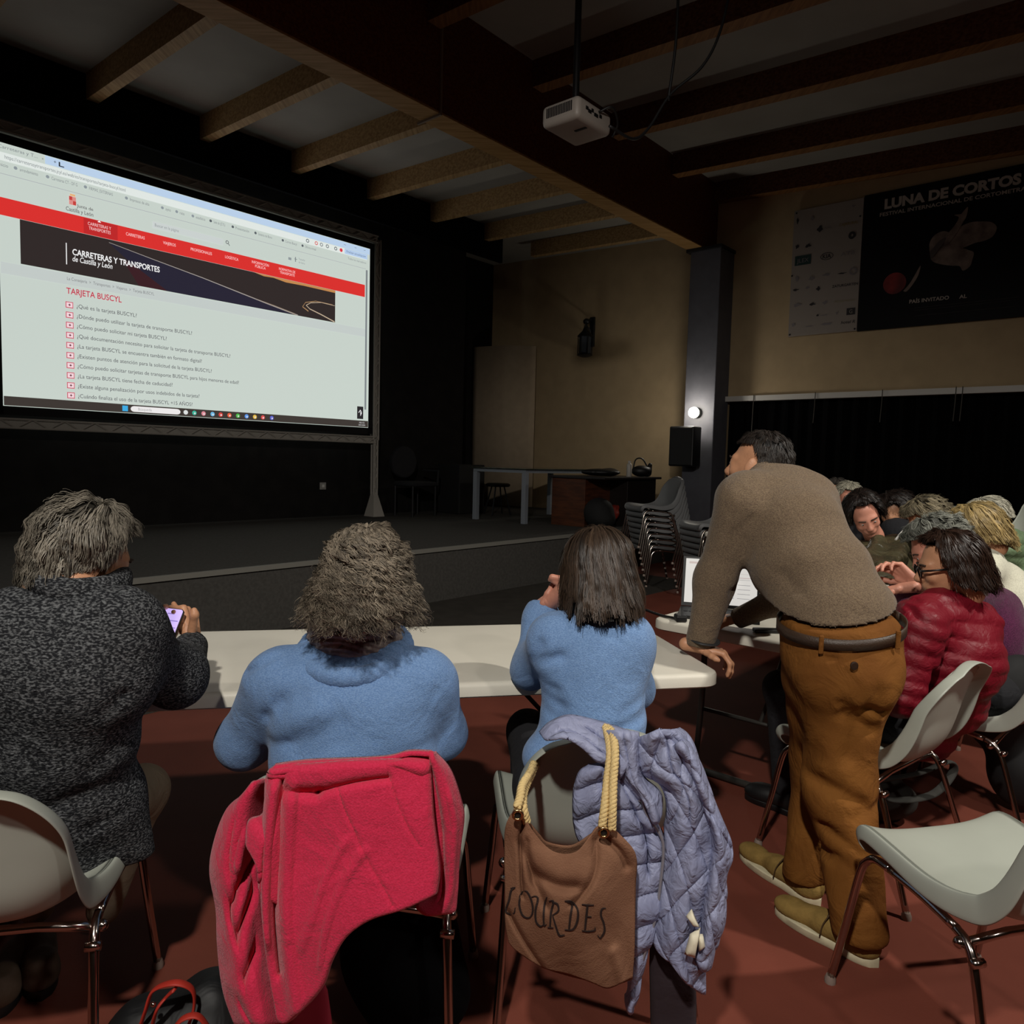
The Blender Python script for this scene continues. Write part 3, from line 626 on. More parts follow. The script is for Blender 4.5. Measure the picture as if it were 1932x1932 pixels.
bt = thing('water_bottle', 'small white bottle standing on the dark desk', 'bottle', RW(8.83, 5.5, DT))
MB().lathe(RW(8.83, 5.5, DT), [(.036, 0), (.038, .01), (.038, .16), (.03, .18), (.018, .19)], 14).build('body', mat('bottle_white', '#b8b2aa', .4), bt, smooth='auto'); MB().lathe(RW(8.83, 5.5, DT + .19), [(.02, 0), (.02, .03)], 12).build('cap', m_white, bt)
hb = thing('handbag', 'black handbag with raised handles standing on the dark desk', 'handbag', RW(9.0, 5.42, DT))
mk('body', *surf([('e', RW(9.02, 5.42, DT + .08), (.14, .09, .08)), ('c', RW(9.1, 5.36, DT + .05), RW(9.12, 5.34, DT + .17), .05, .03)], .03, .015), m_blackp, hb, smooth=True)
MB().tube(catmull([RW(8.93, 5.5, DT + .1), RW(8.96, 5.48, DT + .24), RW(9.04, 5.42, DT + .25), RW(9.1, 5.36, DT + .12)], 14), .011, 6).build('handle', m_blackp, hb, smooth=True)
o = mk('black_backpack', *surf([('e', RW(8.0, 5.42, HS + .2), (.2, .15, .2)), ('e', RW(8.0, 5.36, HS + .12), (.17, .12, .12))], .05, .02), mat('bag_black', '#0b0a0b', .8), smooth=True, base=RW(8, 5.42, HS)); tag(o, 'black bag standing on the stage floor in front of the desk', 'bag')
o = mk('red_bag', *surf([('e', RW(8.38, 5.45, HS + .19), (.09, .07, .1)), ('e', RW(8.42, 5.43, HS + .25), (.05, .04, .05))], .03, .012, disp=wob(3, 40, .008)), mat('red_plastic', '#7e2418', .6), smooth=True, base=RW(8.38, 5.45, HS)); tag(o, 'small red bag beside the black bag in front of the desk', 'bag')
so = thing('stool', 'dark round stool behind the glass table on the stage', 'stool', RW(8.55, 7.7, HS), ROOM)
MB().lathe(RW(8.55, 7.7, .97), [(.17, 0), (.19, .015), (.19, .04), (.16, .055)], 20).build('seat', m_blackp, so, smooth='auto')
for a in (.4, 2.0, 3.5, 5.1): MB().tube([RW(8.55 + .1 * math.cos(a), 7.7 + .1 * math.sin(a), .98), RW(8.55 + .22 * math.cos(a), 7.7 + .22 * math.sin(a), HS)], .013, 6).build('leg', m_dsteel, so)
oc = thing('office_chair', 'dark upholstered armchair on the stage beside the screen leg', 'chair', RW(7.35, 8.25, HS), ROOM)
m_up = mat('dark_upholstery', '#16161a', .9)
mk('backrest', *surf([('e', RW(7.25, 8.45, 1.32), (.24, .24, .24)), ('c', RW(7.1, 8.4, 1.2), RW(7.4, 8.5, 1.2), .06, .06)], .05, .025, cuts=[(RW(7.25, 8.40, 0), RW(0, -1, 0)), (RW(7.25, 8.5, 0), RW(0, 1, 0))]), m_up, oc, smooth=True)
MB().box((7.05, 8.0, .97), (7.55, 8.45, 1.04), .03).build('seat', m_up, oc, space='room', smooth='auto')
for x, y in ((7.08, 8.03), (7.52, 8.03), (7.08, 8.42), (7.52, 8.42)): MB().tube([(x, y, .98), (x, y, HS)], .015, 6).build('leg', m_dsteel, oc, space='room')
MB().tube([(7.58, 8.05, .98), (7.6, 8.05, 1.2), (7.6, 8.4, 1.2)], .016, 6).build('armrest', m_up, oc, space='room')
o = MB().box((8.05, 8.05, HS), (8.62, 8.55, 1.3), .02).build('equipment_case', mat('case_black', '#0d0c0c', .8), space='room'); tag(o, 'black equipment case standing by the back wall left of the partition', 'case')
sk = thing('wall_socket', 'pale square wall plate low on the black stage wall', 'socket', RW(6.08, 8.79, .96), ROOM)
MB().box((6.03, 8.785, .91), (6.13, 8.80, 1.01), .004).build('plate', mat('socket_plate', '#8d8a86', .5), sk, space='room'); MB().box((6.06, 8.78, .94), (6.10, 8.785, .98), .002).build('switch', m_white, sk, space='room')
o = MB().box((8.98, 9.55, 1.9), (9.10, 9.699, 2.6), .005).build('wall_cabinet', mat('cabinet_tan', '#5e5244', .7), space='room'); tag(o, 'narrow tan cabinet on the dark wall at the edge of the partition', 'cabinet')

# ---------------------------------------------------------------- ceiling projector and its cables
pj = thing('projector', 'white video projector hanging upside down from a ceiling pole', 'projector', RW(4.0, 3.0, 3.55), ROOM)
m_pj = mat('projector_white', '#a39a92', .45)
b = MB().box((-.19, -.15, -.07), (.19, .15, .07), .035, seg=4); b.V = [v + np.array([4.02, 3.0, 3.62]) for v in b.V]; body = b.build('housing', m_pj, pj, space='room', smooth='auto')
for k in range(16): MB().box((3.826, 2.90 + k * .013, 3.60), (3.832, 2.907 + k * .013, 3.66)).build('vent_slat', m_dsteel, body, space='room')
b = MB()
for k, (dy, dz, s_) in enumerate(((-.08, .01, .012), (-.05, .0, .016), (-.02, .015, .01), (.02, .0, .02), (.07, .01, .012))): b.box((4.0 + dy - s_, 2.845, 3.62 + dz - .01), (4.0 + dy + s_, 2.852, 3.62 + dz + .01))
b.build('socket_panel', m_blackp, body, space='room'); MB().box((3.98, 2.9, 3.545), (4.0, 2.99, 3.549)).build('lens_shift_slot', m_dsteel, body, space='room')
MB().lathe(RW(3.93, 3.17, 3.62), [(.045, -.03), (.045, .0), (.03, .0)], 18, axis=(-math.sin(ROOM), math.cos(ROOM), 0)).build('lens', m_blackp, body, smooth='auto')
b = MB().tube([(4.0, 3.0, 3.69), (4.0, 3.0, 5.42)], .022, 10); b.lathe((4.0, 3.0, 3.68), [(.09, 0), (.09, .012), (.04, .03)], 16); b.build('ceiling_pole', m_dsteel, pj, space='room', smooth='auto')
MB().tube(catmull([RW(4.05, 2.85, 3.65), RW(4.1, 2.78, 3.68), RW(4.2, 2.8, 3.62), RW(4.22, 2.85, 3.55)], 14), .008, 6).build('plug_lead', m_blackp, pj, smooth=True)
b = MB().tube(catmull([at(1282, -60, 4.6), at(1275, 80, 4.6), at(1262, 180, 4.6), at(1262, 182, 4.6)], 30), .009, 6); b.build('power_cable', m_blackp, smooth=True); tag(bpy.data.objects['power_cable'], 'black cable hanging straight down from the ceiling right of the projector', 'cable')
b = MB().tube(catmull([at(1385, -60, 4.6), at(1360, 55, 4.6), at(1325, 125, 4.6), at(1265, 178, 4.6), at(1225, 240, 4.55), at(1195, 262, 4.45), at(1150, 238, 4.3)], 40), .009, 6); b.build('signal_cable', m_blackp, smooth=True); tag(bpy.data.objects['signal_cable'], 'black cable looping in a curve from the ceiling to the projector', 'cable')
# ---------------------------------------------------------------- folding tables
m_tab = mat('table_plastic', '#dad5c7', .45, var=.03, vscale=5, bump=.1, bscale=400, spec=.3)
m_tleg = mat('table_leg', '#4a4844', .4, metal=.5)
def folding_table(c, ang, label, L=1.83, W=.76, grp=None):
    t = thing('folding_table', label, 'table', (c[0], c[1], 0), ang)
    def rr(r, z, ins=0):
        P = []; hx, hy = L / 2 - ins, W / 2 - ins
        for (sx, sy, a0) in ((1, 1, 0), (-1, 1, 90), (-1, -1, 180), (1, -1, 270)):
            for k in range(9): a = R(a0 + k * 11.25); P.append((sx * (hx - r) + r * math.cos(a), sy * (hy - r) + r * math.sin(a), z))
        return P
    rings = [rr(.06, .695, .006), rr(.065, .70, 0), rr(.065, .727, 0), rr(.06, .735, .004), rr(.055, .7395, .012), rr(.05, .74, .02)]; n = len(rings[0]); b = MB()
    V = sum(rings, []); F = [[i * n + k, i * n + (k + 1) % n, (i + 1) * n + (k + 1) % n, (i + 1) * n + k] for i in range(len(rings) - 1) for k in range(n)] + [list(range(n))[::-1], [(len(rings) - 1) * n + k for k in range(n)]]
    b.add(V, F).build('tabletop', m_tab, t, space='local', smooth='auto')
    for s in (-1, 1):
        x = s * (L / 2 - .30)
        for sy in (-1, 1):
            MB().tube(catmull([(x, sy * .27, .695), (x, sy * .27, .4), (x, sy * .29, .05), (x, sy * .30, .018)], 12), .014, 8).build('leg', m_tleg, t, space='local', smooth=True)
        MB().tube([(x, -.34, .016), (x, .34, .016)], .016, 8).build('foot_bar', m_tleg, t, space='local', smooth=True)
        MB().tube([(x, -.27, .3), (x, .27, .3)], .009, 6).build('cross_bar', m_tleg, t, space='local', smooth=True)
        MB().tube([(x, 0, .3), (x - s * .36, 0, .69)], .009, 6).build('brace', m_tleg, t, space='local', smooth=True)
    return t
TA = R(12); tu = np.array([math.cos(TA), math.sin(TA)]); tv = np.array([-math.sin(TA), math.cos(TA)])
tc_ = np.array([.685, 2.29]) - .915 * tu + .38 * tv
tc_ = np.array([.685, 2.29]) - 1.22 * tu + .38 * tv
folding_table(tc_, TA, 'white folding table in front of the two people in blue sweaters', L=2.44)
RXv = np.array([math.cos(ROOM), math.sin(ROOM)]); RYv = np.array([-math.sin(ROOM), math.cos(ROOM)])
t2 = np.array([.60, 3.10]) - .38 * RYv + .915 * RXv
folding_table(t2, ROOM, 'white folding table carrying the open laptop'); t3 = t2 + 1.87 * RXv
folding_table(t3, ROOM, 'white folding table further along, between the rows of seated people')
folding_table((2.42, 7.35), ROOM, 'small white table far off beside the chair stacks', L=1.0, W=.6)

# ---------------------------------------------------------------- shell chairs
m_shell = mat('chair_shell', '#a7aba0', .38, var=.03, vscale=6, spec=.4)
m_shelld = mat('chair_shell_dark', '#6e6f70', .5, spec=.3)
m_chr = mat('chair_chrome', '#b9aca4', .16, metal=1)
PROF = catmull([(.222, .405), (.218, .432), (.19, .447), (.10, .440), (-.02, .424), (-.12, .419), (-.185, .436), (-.228, .495), (-.252, .59), (-.272, .68), (-.288, .745), (-.296, .780)], 46)
def shell_mesh():
    nv = len(PROF); s = np.r_[0, np.cumsum(np.linalg.norm(np.diff(PROF, axis=0), axis=1))]; s /= s[-1]
    T = np.gradient(PROF, axis=0); T /= np.linalg.norm(T, axis=1)[:, None]; Nn = np.stack([-T[:, 1], T[:, 0]], 1)   # towards the sitter
    if Nn[20][1] < 0: Nn = -Nn
    for _ in range(14): Nn[1:-1] = (Nn[:-2] + 2 * Nn[1:-1] + Nn[2:]) / 4
    Nn /= np.linalg.norm(Nn, axis=1)[:, None]
    us = np.linspace(-1, 1, 23); V = []; base = .212
    for j in range(nv):
        e = min(s[j] / .10, 1); g = min((1 - s[j]) / .20, 1)
        wd = base * (.80 + .20 * math.sqrt(max(0, 1 - (1 - e) ** 2.4))) * (.54 + .46 * math.sqrt(max(0, 1 - (1 - g) ** 2.2))) * (1 - .14 * max(0, (s[j] - .5) / .5))
        wd *= 1 - .04 * math.exp(-((s[j] - .52) / .12) ** 2)
        cup = .030 + .038 * math.exp(-((s[j] - .55) / .16) ** 2)
        drop = -.008 * max(0, 1 - g)
        for u in us:
            h = cup * abs(u) ** 3.2 * min(1, g * 1.2) * min(1, e + .2); p = PROF[j] + Nn[j] * h
            V.append((u * wd, p[0], p[1] + (drop * (u * u) * 3 if g < 1 else 0)))
    V = np.array(V); n = len(us); F = [[j * n + i, j * n + i + 1, (j + 1) * n + i + 1, (j + 1) * n + i] for j in range(nv - 1) for i in range(n - 1)]
    loop = [(0, i) for i in range(n)] + [(j, n - 1) for j in range(1, nv)] + [(nv - 1, i) for i in range(n - 2, -1, -1)] + [(j, 0) for j in range(nv - 2, 0, -1)]
    ids = [j * n + i for j, i in loop]; P = V[ids]; m = len(ids); cen = None
    out = []
    for k, (j, i) in enumerate(loop):
        nm = np.array([0, Nn[j][0], Nn[j][1]]); t = P[(k + 1) % m] - P[k - 1]; t /= np.linalg.norm(t); o = np.cross(nm, t); mid = V[j * n + n // 2] if 0 < j < nv - 1 else V[(nv // 2) * n + n // 2]
        ref = np.array([0, -T[0][0], -T[0][1]]) if j == 0 else np.array([0, T[-1][0], T[-1][1]]) if j == nv - 1 else np.array([P[k][0], 0, 0])
        if o @ ref < 0: o = -o
        out.append((nm * (1 + .65 * math.exp(-((s[j] - .55) / .25) ** 2)), o))
    tot = len(V); layers = [P]; VV = [V]
    for (a, d) in ((.006, .002), (.010, .010), (.013, .022), (.015, .036)):
        VV.append(np.array([P[k] + out[k][1] * a - out[k][0] * d for k in range(m)]))
    prev = ids
    for L_ in range(4):
        cur_ = [tot + L_ * m + k for k in range(m)]
        F += [[prev[k], prev[(k + 1) % m], cur_[(k + 1) % m], cur_[k]] for k in range(m)]; prev = cur_
    return np.concatenate(VV), F
SHV, SHF = shell_mesh()
CH_PROTO = {}
def make_chair(dark=False):
    r = thing('shell_chair', None, 'chair')
    sh = mk('seat_shell', SHV, SHF, m_shelld if dark else m_shell, r, True, 'local', sub=1, solid=.005)
    for s in (-1, 1):
        rail = [(s * .205, .17, .385), (s * .213, .10, .408), (s * .21, 0, .400), (s * .208, -.10, .388), (s * .213, -.14, .37)]
        MB().tube(catmull([(s * .238, .262, .012), (s * .226, .225, .2), (s * .217, .198, .345), (s * .213, .180, .385), (s * .213, .15, .406), (s * .213, .10, .409)], 26), .0105, 8).build('leg', m_chr, r, space='local', smooth=True)
        MB().tube(catmull([(s * .213, .10, .409), (s * .21, 0, .402), (s * .21, -.10, .388)], 10), .0105, 8).build('seat_rail', m_chr, r, space='local', smooth=True)
        MB().tube(catmull([(s * .21, -.10, .388), (s * .213, -.135, .375), (s * .219, -.165, .33), (s * .232, -.215, .18), (s * .248, -.272, .012)], 24), .0105, 8).build('leg', m_chr, r, space='local', smooth=True)
        MB().ball((s * .224, -.125, .372), .013, 10, 6).tube([(s * .205, -.17, .355), (s * .235, -.17, .355)], .010, 8).build('stacking_lug', m_chr, r, space='local', smooth=True)
        for y, x in ((.262, .238), (-.272, .248)): MB().lathe((s * x, y, 0), [(.015, 0), (.015, .012), (.011, .022)], 10).build('foot_cap', mat('foot_plastic', '#8a7a70', .5), r, space='local', smooth='auto')
    MB().tube([(-.21, .09, .402), (-.1, .09, .408), (.1, .09, .408), (.21, .09, .402)], .010, 8).build('cross_bar', m_chr, r, space='local', smooth=True)
    MB().tube([(-.208, -.13, .374), (-.1, -.13, .385), (.1, -.13, .385), (.208, -.13, .374)], .010, 8).build('cross_bar', m_chr, r, space='local', smooth=True)
    KID[r] = kids(r)
    for k in KID[r]: KID[k] = []
    return r
used_ = set()
def chair(x, y, rz, label, grp=None, z=0, dark=False, tilt=0.):
    if dark not in CH_PROTO: CH_PROTO[dark] = make_chair(dark)
    p = CH_PROTO[dark]; o = p if dark not in used_ else copy_tree(p); used_.add(dark)
    o.location = (x, y, z); o.rotation_euler = (tilt, 0, rz); o['label'] = label; o['group'] = grp or 'shell chairs at the tables'
    return o
chair(-1.11, 1.60, R(12), 'pale grey shell chair under the grey-haired person in the charcoal cardigan')
chair(-.33, 1.73, R(-3), 'chair hidden under the draped pink coat')
chair(.21, 1.96, R(6), 'pale grey shell chair with the brown tote bag and lilac jacket on its back')
chair(1.19, 1.71, R(13), 'empty pale grey shell chair in the right foreground')
chair(1.29, 2.57, R(38), 'grey shell chair under the person in the red puffer jacket')
chair(1.90, 2.94, R(42), 'grey shell chair behind the red puffer jacket, under the person in purple')
chair(2.62, 3.62, R(50), 'grey shell chair under the blonde person in white')
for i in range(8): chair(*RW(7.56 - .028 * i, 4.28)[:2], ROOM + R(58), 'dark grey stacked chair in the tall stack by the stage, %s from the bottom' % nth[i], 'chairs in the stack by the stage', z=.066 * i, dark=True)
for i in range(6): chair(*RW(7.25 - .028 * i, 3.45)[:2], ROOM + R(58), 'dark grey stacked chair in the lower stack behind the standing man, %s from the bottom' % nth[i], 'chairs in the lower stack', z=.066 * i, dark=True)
for i in range(6): q_ = at(1700, 935, 6.2); chair(q_[0] + .022 * i, q_[1] - .02 * i, R(225), 'grey stacked chair behind the dark-haired heads, %s from the bottom' % nth[i], 'stacked chairs behind the dark-haired heads', z=.066 * i)
for i in range(6): q_ = at(1850, 935, 5.7); chair(q_[0] + .022 * i, q_[1] - .02 * i, R(225), 'grey stacked chair behind the white-haired head, %s from the bottom' % nth[i], 'stacked chairs behind the white-haired head', z=.066 * i)
for i in range(9): q_ = at(1912, 985, 4.7); chair(q_[0] + .09 - .025 * i, q_[1], R(80), 'grey stacked chair at the right edge of the view, %s from the bottom' % nth[i], 'stacked chairs at the right edge', z=.066 * i)

# ---------------------------------------------------------------- laptop and things on the tables
lp = thing('laptop', 'open black laptop with a bright white screen on the second table', 'laptop', (.98, 3.18, .74))
a, b_ = at(1285, 1139, 3.32), at(1432, 1146, 3.22); a[2] = b_[2] = .757; ux = (b_ - a); Wd = np.linalg.norm(ux); ux /= Wd; nf = np.array([ux[1], -ux[0], 0]); upv = np.array([0, 0, 1.]) * .97 - nf * .24
def lq(u, v, d): return a + ux * u * Wd + upv * v * .225 + (np.cross(ux, upv) * d)
def lslab(u0, v0, u1, v1, d0, d1, name, mt, par):
    V = [lq(u, v, d) for d in (d0, d1) for (u, v) in ((u0, v0), (u1, v0), (u1, v1), (u0, v1))]
    return MB().add(V, [[0, 1, 2, 3], [7, 6, 5, 4], [0, 4, 5, 1], [1, 5, 6, 2], [2, 6, 7, 3], [3, 7, 4, 0]]).build(name, mt, par)
lid = lslab(0, 0, 1, 1, -.006, .0, 'lid', m_blackp, lp)
lscr = lslab(.035, .07, .97, .96, .0, .0015, 'screen', em('#dcd9d4', .8), lid)
for (u0, u1, v0, v1, hh) in ((.08, .2, .86, .90, '#c7b9b4'), (.55, .9, .62, .63, '#b9a0a0'), (.55, .88, .585, .59, '#8d8a88'), (.52, .9, .70, .705, '#c0b6b4')) + tuple((.52 + .2 * (k % 2), .68 + .2 * (k % 2), .48 - .09 * (k // 2), .487 - .09 * (k // 2), '#77757a') for k in range(8)):
    lslab(u0, v0, u1, v1, .0016, .002, 'page_line', em(hh, .8), lscr)
Vb = [a + ux * u * Wd + nf * v + np.array([0, 0, z]) for z in (-.016, -.002) for (u, v) in ((0, 0), (1, 0), (1, .22), (0, .22))]
MB().add(Vb, [[3, 2, 1, 0], [4, 5, 6, 7], [0, 1, 5, 4], [1, 2, 6, 5], [2, 3, 7, 6], [3, 0, 4, 7]]).build('base', m_blackp, lp)
kb = MB()
for r_ in range(5):
    for k in range(13):
        p = a + ux * (Wd * (.06 + k * .068)) + nf * (.035 + r_ * .019); kb.add([p + ux * x_ + nf * y_ + [0, 0, .0] for x_, y_ in ((0, 0), (.018, 0), (.018, .015), (0, .015))], [[0, 1, 2, 3]])
o = kb.build('keyboard', mat('keys', '#1d1d1f', .6), lp)
ck = MB().box((.695, 3.02, .741), (.74, 3.08, .768), .006).build('power_adapter', m_blackp); tag(ck, 'black charging block beside the laptop', 'adapter')
cb = MB().tube(catmull([(.70, 3.06, .75), (.66, 3.12, .746), (.63, 3.18, .746), (.60, 3.24, .746), (.57, 3.30, .72), (.56, 3.34, .4), (.57, 3.38, .006), (.7, 3.5, .006)], 36), .006, 6).build('charging_cable', m_blackp, smooth=True); tag(cb, 'black cable running off the left edge of the laptop table', 'cable')
pn = MB().box((.97, 2.86, .741), (1.12, 2.90, .756), .004).build('marker_pen', m_blackp); tag(pn, 'black pen lying near the right hand of the standing man', 'pen')

# ---------------------------------------------------------------- people: shared builders
m_skin = mat('skin', '#c58f6d', .5, var=.08, vscale=18, bump=.15, bscale=180)
m_skin2 = mat('skin_rosy', '#c98a74', .5, var=.1, vscale=18, bump=.15, bscale=180)
def rotm(yaw, pitch=0, roll=0): return np.array(Matrix.Rotation(R(yaw), 3, 'Z') @ Matrix.Rotation(R(-pitch), 3, 'X') @ Matrix.Rotation(R(roll), 3, 'Y'))
class Head:
    def __init__(s, c, yaw, pitch=0, roll=0, k=1.): s.c = np.array(c, float); s.M = rotm(yaw, pitch, roll); s.k = k
    def w(s, p): return s.c + s.M @ (np.array(p, float) * s.k)
    def W(s, P): return s.c + (np.asarray(P) * s.k) @ s.M.T
    def e(s, p, r, tag_='e', extra=None): return (tag_, s.w(p), tuple(np.array(r) * s.k), s.M if extra is None else s.M @ extra)
    def cap(s, a, b, ra, rb): return ('c', s.w(a), s.w(b), ra * s.k, rb * s.k)
    def prims(s):
        P = [s.e((0, -.012, .035), (.074, .092, .082)), s.e((0, .025, -.01), (.064, .066, .075)), s.e((0, .035, -.06), (.050, .048, .050)), s.e((0, .072, -.092), (.020, .016, .017)),
             s.cap((0, -.035, -.04), (0, -.045, -.10), .050, .055), s.e((0, .070, .026), (.052, .020, .016)), s.cap((0, .088, .015), (0, .108, -.022), .007, .012), s.e((.0, .100, -.028), (.018, .012, .009)),
             s.e((.038, .066, -.022), (.020, .020, .018)), s.e((-.038, .066, -.022), (.020, .020, .018)), s.e((0, .084, -.053), (.024, .012, .006)), s.e((0, .083, -.064), (.022, .011, .007))]
        for sg in (-1, 1):
            P.append(s.e((sg * .032, .094, .006), (.017, .014, .011), '-e'))
            P += [s.e((sg * .030, .078, .006), (.013, .012, .012))]
        return P
    def ears(s):
        P = []
        for sg in (-1, 1):
            M = np.array(Matrix.Rotation(R(sg * -22), 3, 'Z') @ Matrix.Rotation(R(12), 3, 'X'))
            P += [s.e((sg * .079, -.012, -.005), (.008, .018, .031), 'e', M), s.e((sg * .074, -.004, -.012), (.008, .012, .02)), s.e((sg * .089, -.008, -.002), (.007, .010, .018), '-e', M), s.e((sg * .077, -.004, -.033), (.006, .009, .010))]
        return P
    def mesh(s, h=.0045): return join([_sm(surf(s.prims(), .018, h, pad=.02), 1), _sm(surf([p for p in s.ears()[:4]], .004, h * .8, pad=.01), 1), _sm(surf([p for p in s.ears()[4:]], .004, h * .8, pad=.01), 1)])
def _sm(vf, it=1): return relax(vf[0], vf[1], it), vf[1]
def eyes(hd, body):
    for sg in (-1, 1):
        c = hd.w((sg * .031, .083, .006)); o = MB().ball(c, .0095 * hd.k, 12, 8).build('eye', mat('eye_white', '#b9b2aa', .3), body, smooth=True)
        MB().ball(hd.w((sg * .031, .0895, .005)), .0045 * hd.k, 10, 6).build('iris', mat('iris', '#2a1b14', .3), o, smooth=True)
        MB().tube(catmull([hd.w((sg * .014, .094, .024)), hd.w((sg * .03, .095, .030)), hd.w((sg * .048, .082, .025))], 8), .0035 * hd.k, 6).build('eyebrow', mat('brow', '#3a2c22', .8), body, smooth=True)

def hair(hd, name_mat, parent, n=2500, a=.088, b=.108, c=.098, cen=(0, -.014, .034), drop=.0, flare=0., curl=0., cw=90., layer=.02, face=62, face_s=.10, wid=.0011, short=None, seed=1, tone=(.55, 1.5), backdrop=None, lump=.0, seg=14, part=0., cap=1., bald=0., clump=0, cj=.05, vary=.2):
    """strands laid over the head from the crown; drop = how far they hang below the widest level"""
    r = np.random.default_rng(seed); Rr = .1; Q = Rr * math.pi / 2; lw = wob(seed + 5, 32, 1.)
    def smax(ph):
        d = np.abs((ph - math.pi / 2 + math.pi) % (2 * math.pi) - math.pi); back = np.clip((d - R(face)) / R(22), 0, 1)
        D = drop if backdrop is None else drop + (backdrop - drop) * np.clip((d - R(90)) / R(60), 0, 1)
        return face_s * (1 - back) + (Q + D) * back
    def pos(ph, s, lay, w=0):
        th = np.minimum(s / Rr, math.pi / 2); ex = np.maximum(s - Q, 0); rad = np.sin(th) * (1 + flare * ex / .1) - np.maximum(0, .5 - flare) * ex * 1.2
        kx, ky, kz = a + lay, b + lay, c + lay
        x = kx * rad * np.cos(ph); y = ky * rad * np.sin(ph); z = kz * np.cos(th) - ex
        P = np.stack([x, y, z], -1)
        if lump: P = P * (1 + lump * lw(P * 3.2))[..., None]
        return P + np.array(cen)
    # cap underneath
    nph, ns = 56, 22; ph = np.linspace(0, 2 * math.pi, nph, endpoint=False); V = []
    for j in range(ns + 1): V.append(pos(ph, smax(ph) * j / ns * .985 + 1e-5, -.004 - .006 * j / ns))
    V = hd.W(np.concatenate(V)); F = np.array([[j * nph + i, (j + 1) * nph + i, (j + 1) * nph + (i + 1) % nph, j * nph + (i + 1) % nph] for j in range(ns) for i in range(nph)])
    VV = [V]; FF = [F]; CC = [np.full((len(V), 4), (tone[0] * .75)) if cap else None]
    off = len(V)
    # strands
    ph0 = r.uniform(0, 2 * math.pi, n); sm = smax(ph0)
    if clump:
        cid = r.integers(0, clump, n); cph = r.uniform(0, 2 * math.pi, clump); ph0 = cph[cid] + r.normal(size=n) * cj; sm = smax(ph0)
    if short: s0 = sm * r.uniform(0, 1, n) ** .6; L = short * r.uniform(.6, 1.3, n); s1 = np.minimum(s0 + L, sm + .012)
    else: s0 = sm * r.uniform(0, .55, n) ** 1.1; s1 = sm * r.uniform(.80, 1.03, n)
    lay = r.uniform(0, layer, n); t = np.linspace(0, 1, seg)
    if clump:
        cu = r.uniform(0, 1, clump)[cid]; ju = np.clip(cu + r.normal(size=n) * .03, 0, 1)
        if short: s0 = sm * ju ** .6; s1 = np.minimum(s0 + short * r.uniform(.7, 1.3, clump)[cid] * r.uniform(.85, 1.1, n), sm + .02)
        else: s0 = sm * .55 * ju; s1 = sm * (1.03 - vary * r.uniform(0, 1, clump)[cid]) * r.uniform(.96, 1.02, n)
        lay = (r.uniform(.1, 1, clump)[cid] + r.normal(size=n) * .12).clip(0, 1.2) * layer
    S = s0[:, None] + (s1 - s0)[:, None] * t; PH = ph0[:, None] + part * r.normal(size=n)[:, None] * t * .3 + .04 * np.sin(S * 30 + r.uniform(0, 6, n)[:, None]) * (1 if short else .6)
    LAY = lay[:, None] * (t ** .5) * (1 if not short else 1) + .0
    P = pos(PH, S, LAY - .002)
    if curl:
        p1 = r.uniform(0, 6.28, n)[:, None]; wv = cw * r.uniform(.7, 1.3, n)[:, None]
        if clump: p1 = (r.uniform(0, 6.28, clump)[cid] + r.normal(size=n) * .25)[:, None]; wv = cw * r.uniform(.6, 1.3, clump)[cid][:, None]
        amp = curl * np.clip((S - .03) / .1, .1, 1) * r.uniform(.5, 1.3, n)[:, None]
        P = P + np.stack([np.cos(wv * S + p1) * amp, np.sin(wv * S + p1) * amp, .5 * np.sin(wv * S * .9 + p1 * 2) * amp], -1)
    P += r.normal(size=(n, 1, 3)) * .0012
    if bald:
        keep = ~((S[:, 0] < .06) & (r.uniform(0, 1, n) < bald)); P = P[keep]; n = len(P); 
    P = hd.W(P.reshape(-1, 3)).reshape(n, seg, 3)
    T = np.gradient(P, axis=1); T /= np.linalg.norm(T, axis=2)[..., None] + 1e-9
    outv = P - hd.w(cen); outv /= np.linalg.norm(outv, axis=2)[..., None]; s_ = np.cross(T, outv); s_ /= np.linalg.norm(s_, axis=2)[..., None] + 1e-9; o_ = np.cross(s_, T)
    W = (wid * (1 - .6 * t))[None, :, None] * hd.k
    ring = np.stack([P + s_ * W * 1.5, P + o_ * W * .9, P - s_ * W * 1.5], 2)     # n, seg, 3 corners
    V = ring.reshape(-1, 3); base = (np.arange(n)[:, None] * seg + np.arange(seg - 1)[None]) * 3; base = base.ravel()
    F = np.concatenate([np.stack([base + k, base + (k + 1) % 3, base + 3 + (k + 1) % 3, base + 3 + k], 1) for k in range(2)]) + off
    cc = r.uniform(tone[0], tone[1], n) ** 1.2
    if clump: cc = (r.uniform(tone[0], tone[1], clump)[cid] * .65 + cc * .35)[:n] if not bald else cc
    if True: pass
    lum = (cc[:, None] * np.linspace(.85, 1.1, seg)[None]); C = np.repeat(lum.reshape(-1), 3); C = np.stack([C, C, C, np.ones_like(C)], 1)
    VV.append(V); FF.append(F); CC.append(C)
    return mk('hair', np.concatenate(VV), np.concatenate(FF), name_mat, parent, True, col=np.concatenate(CC))

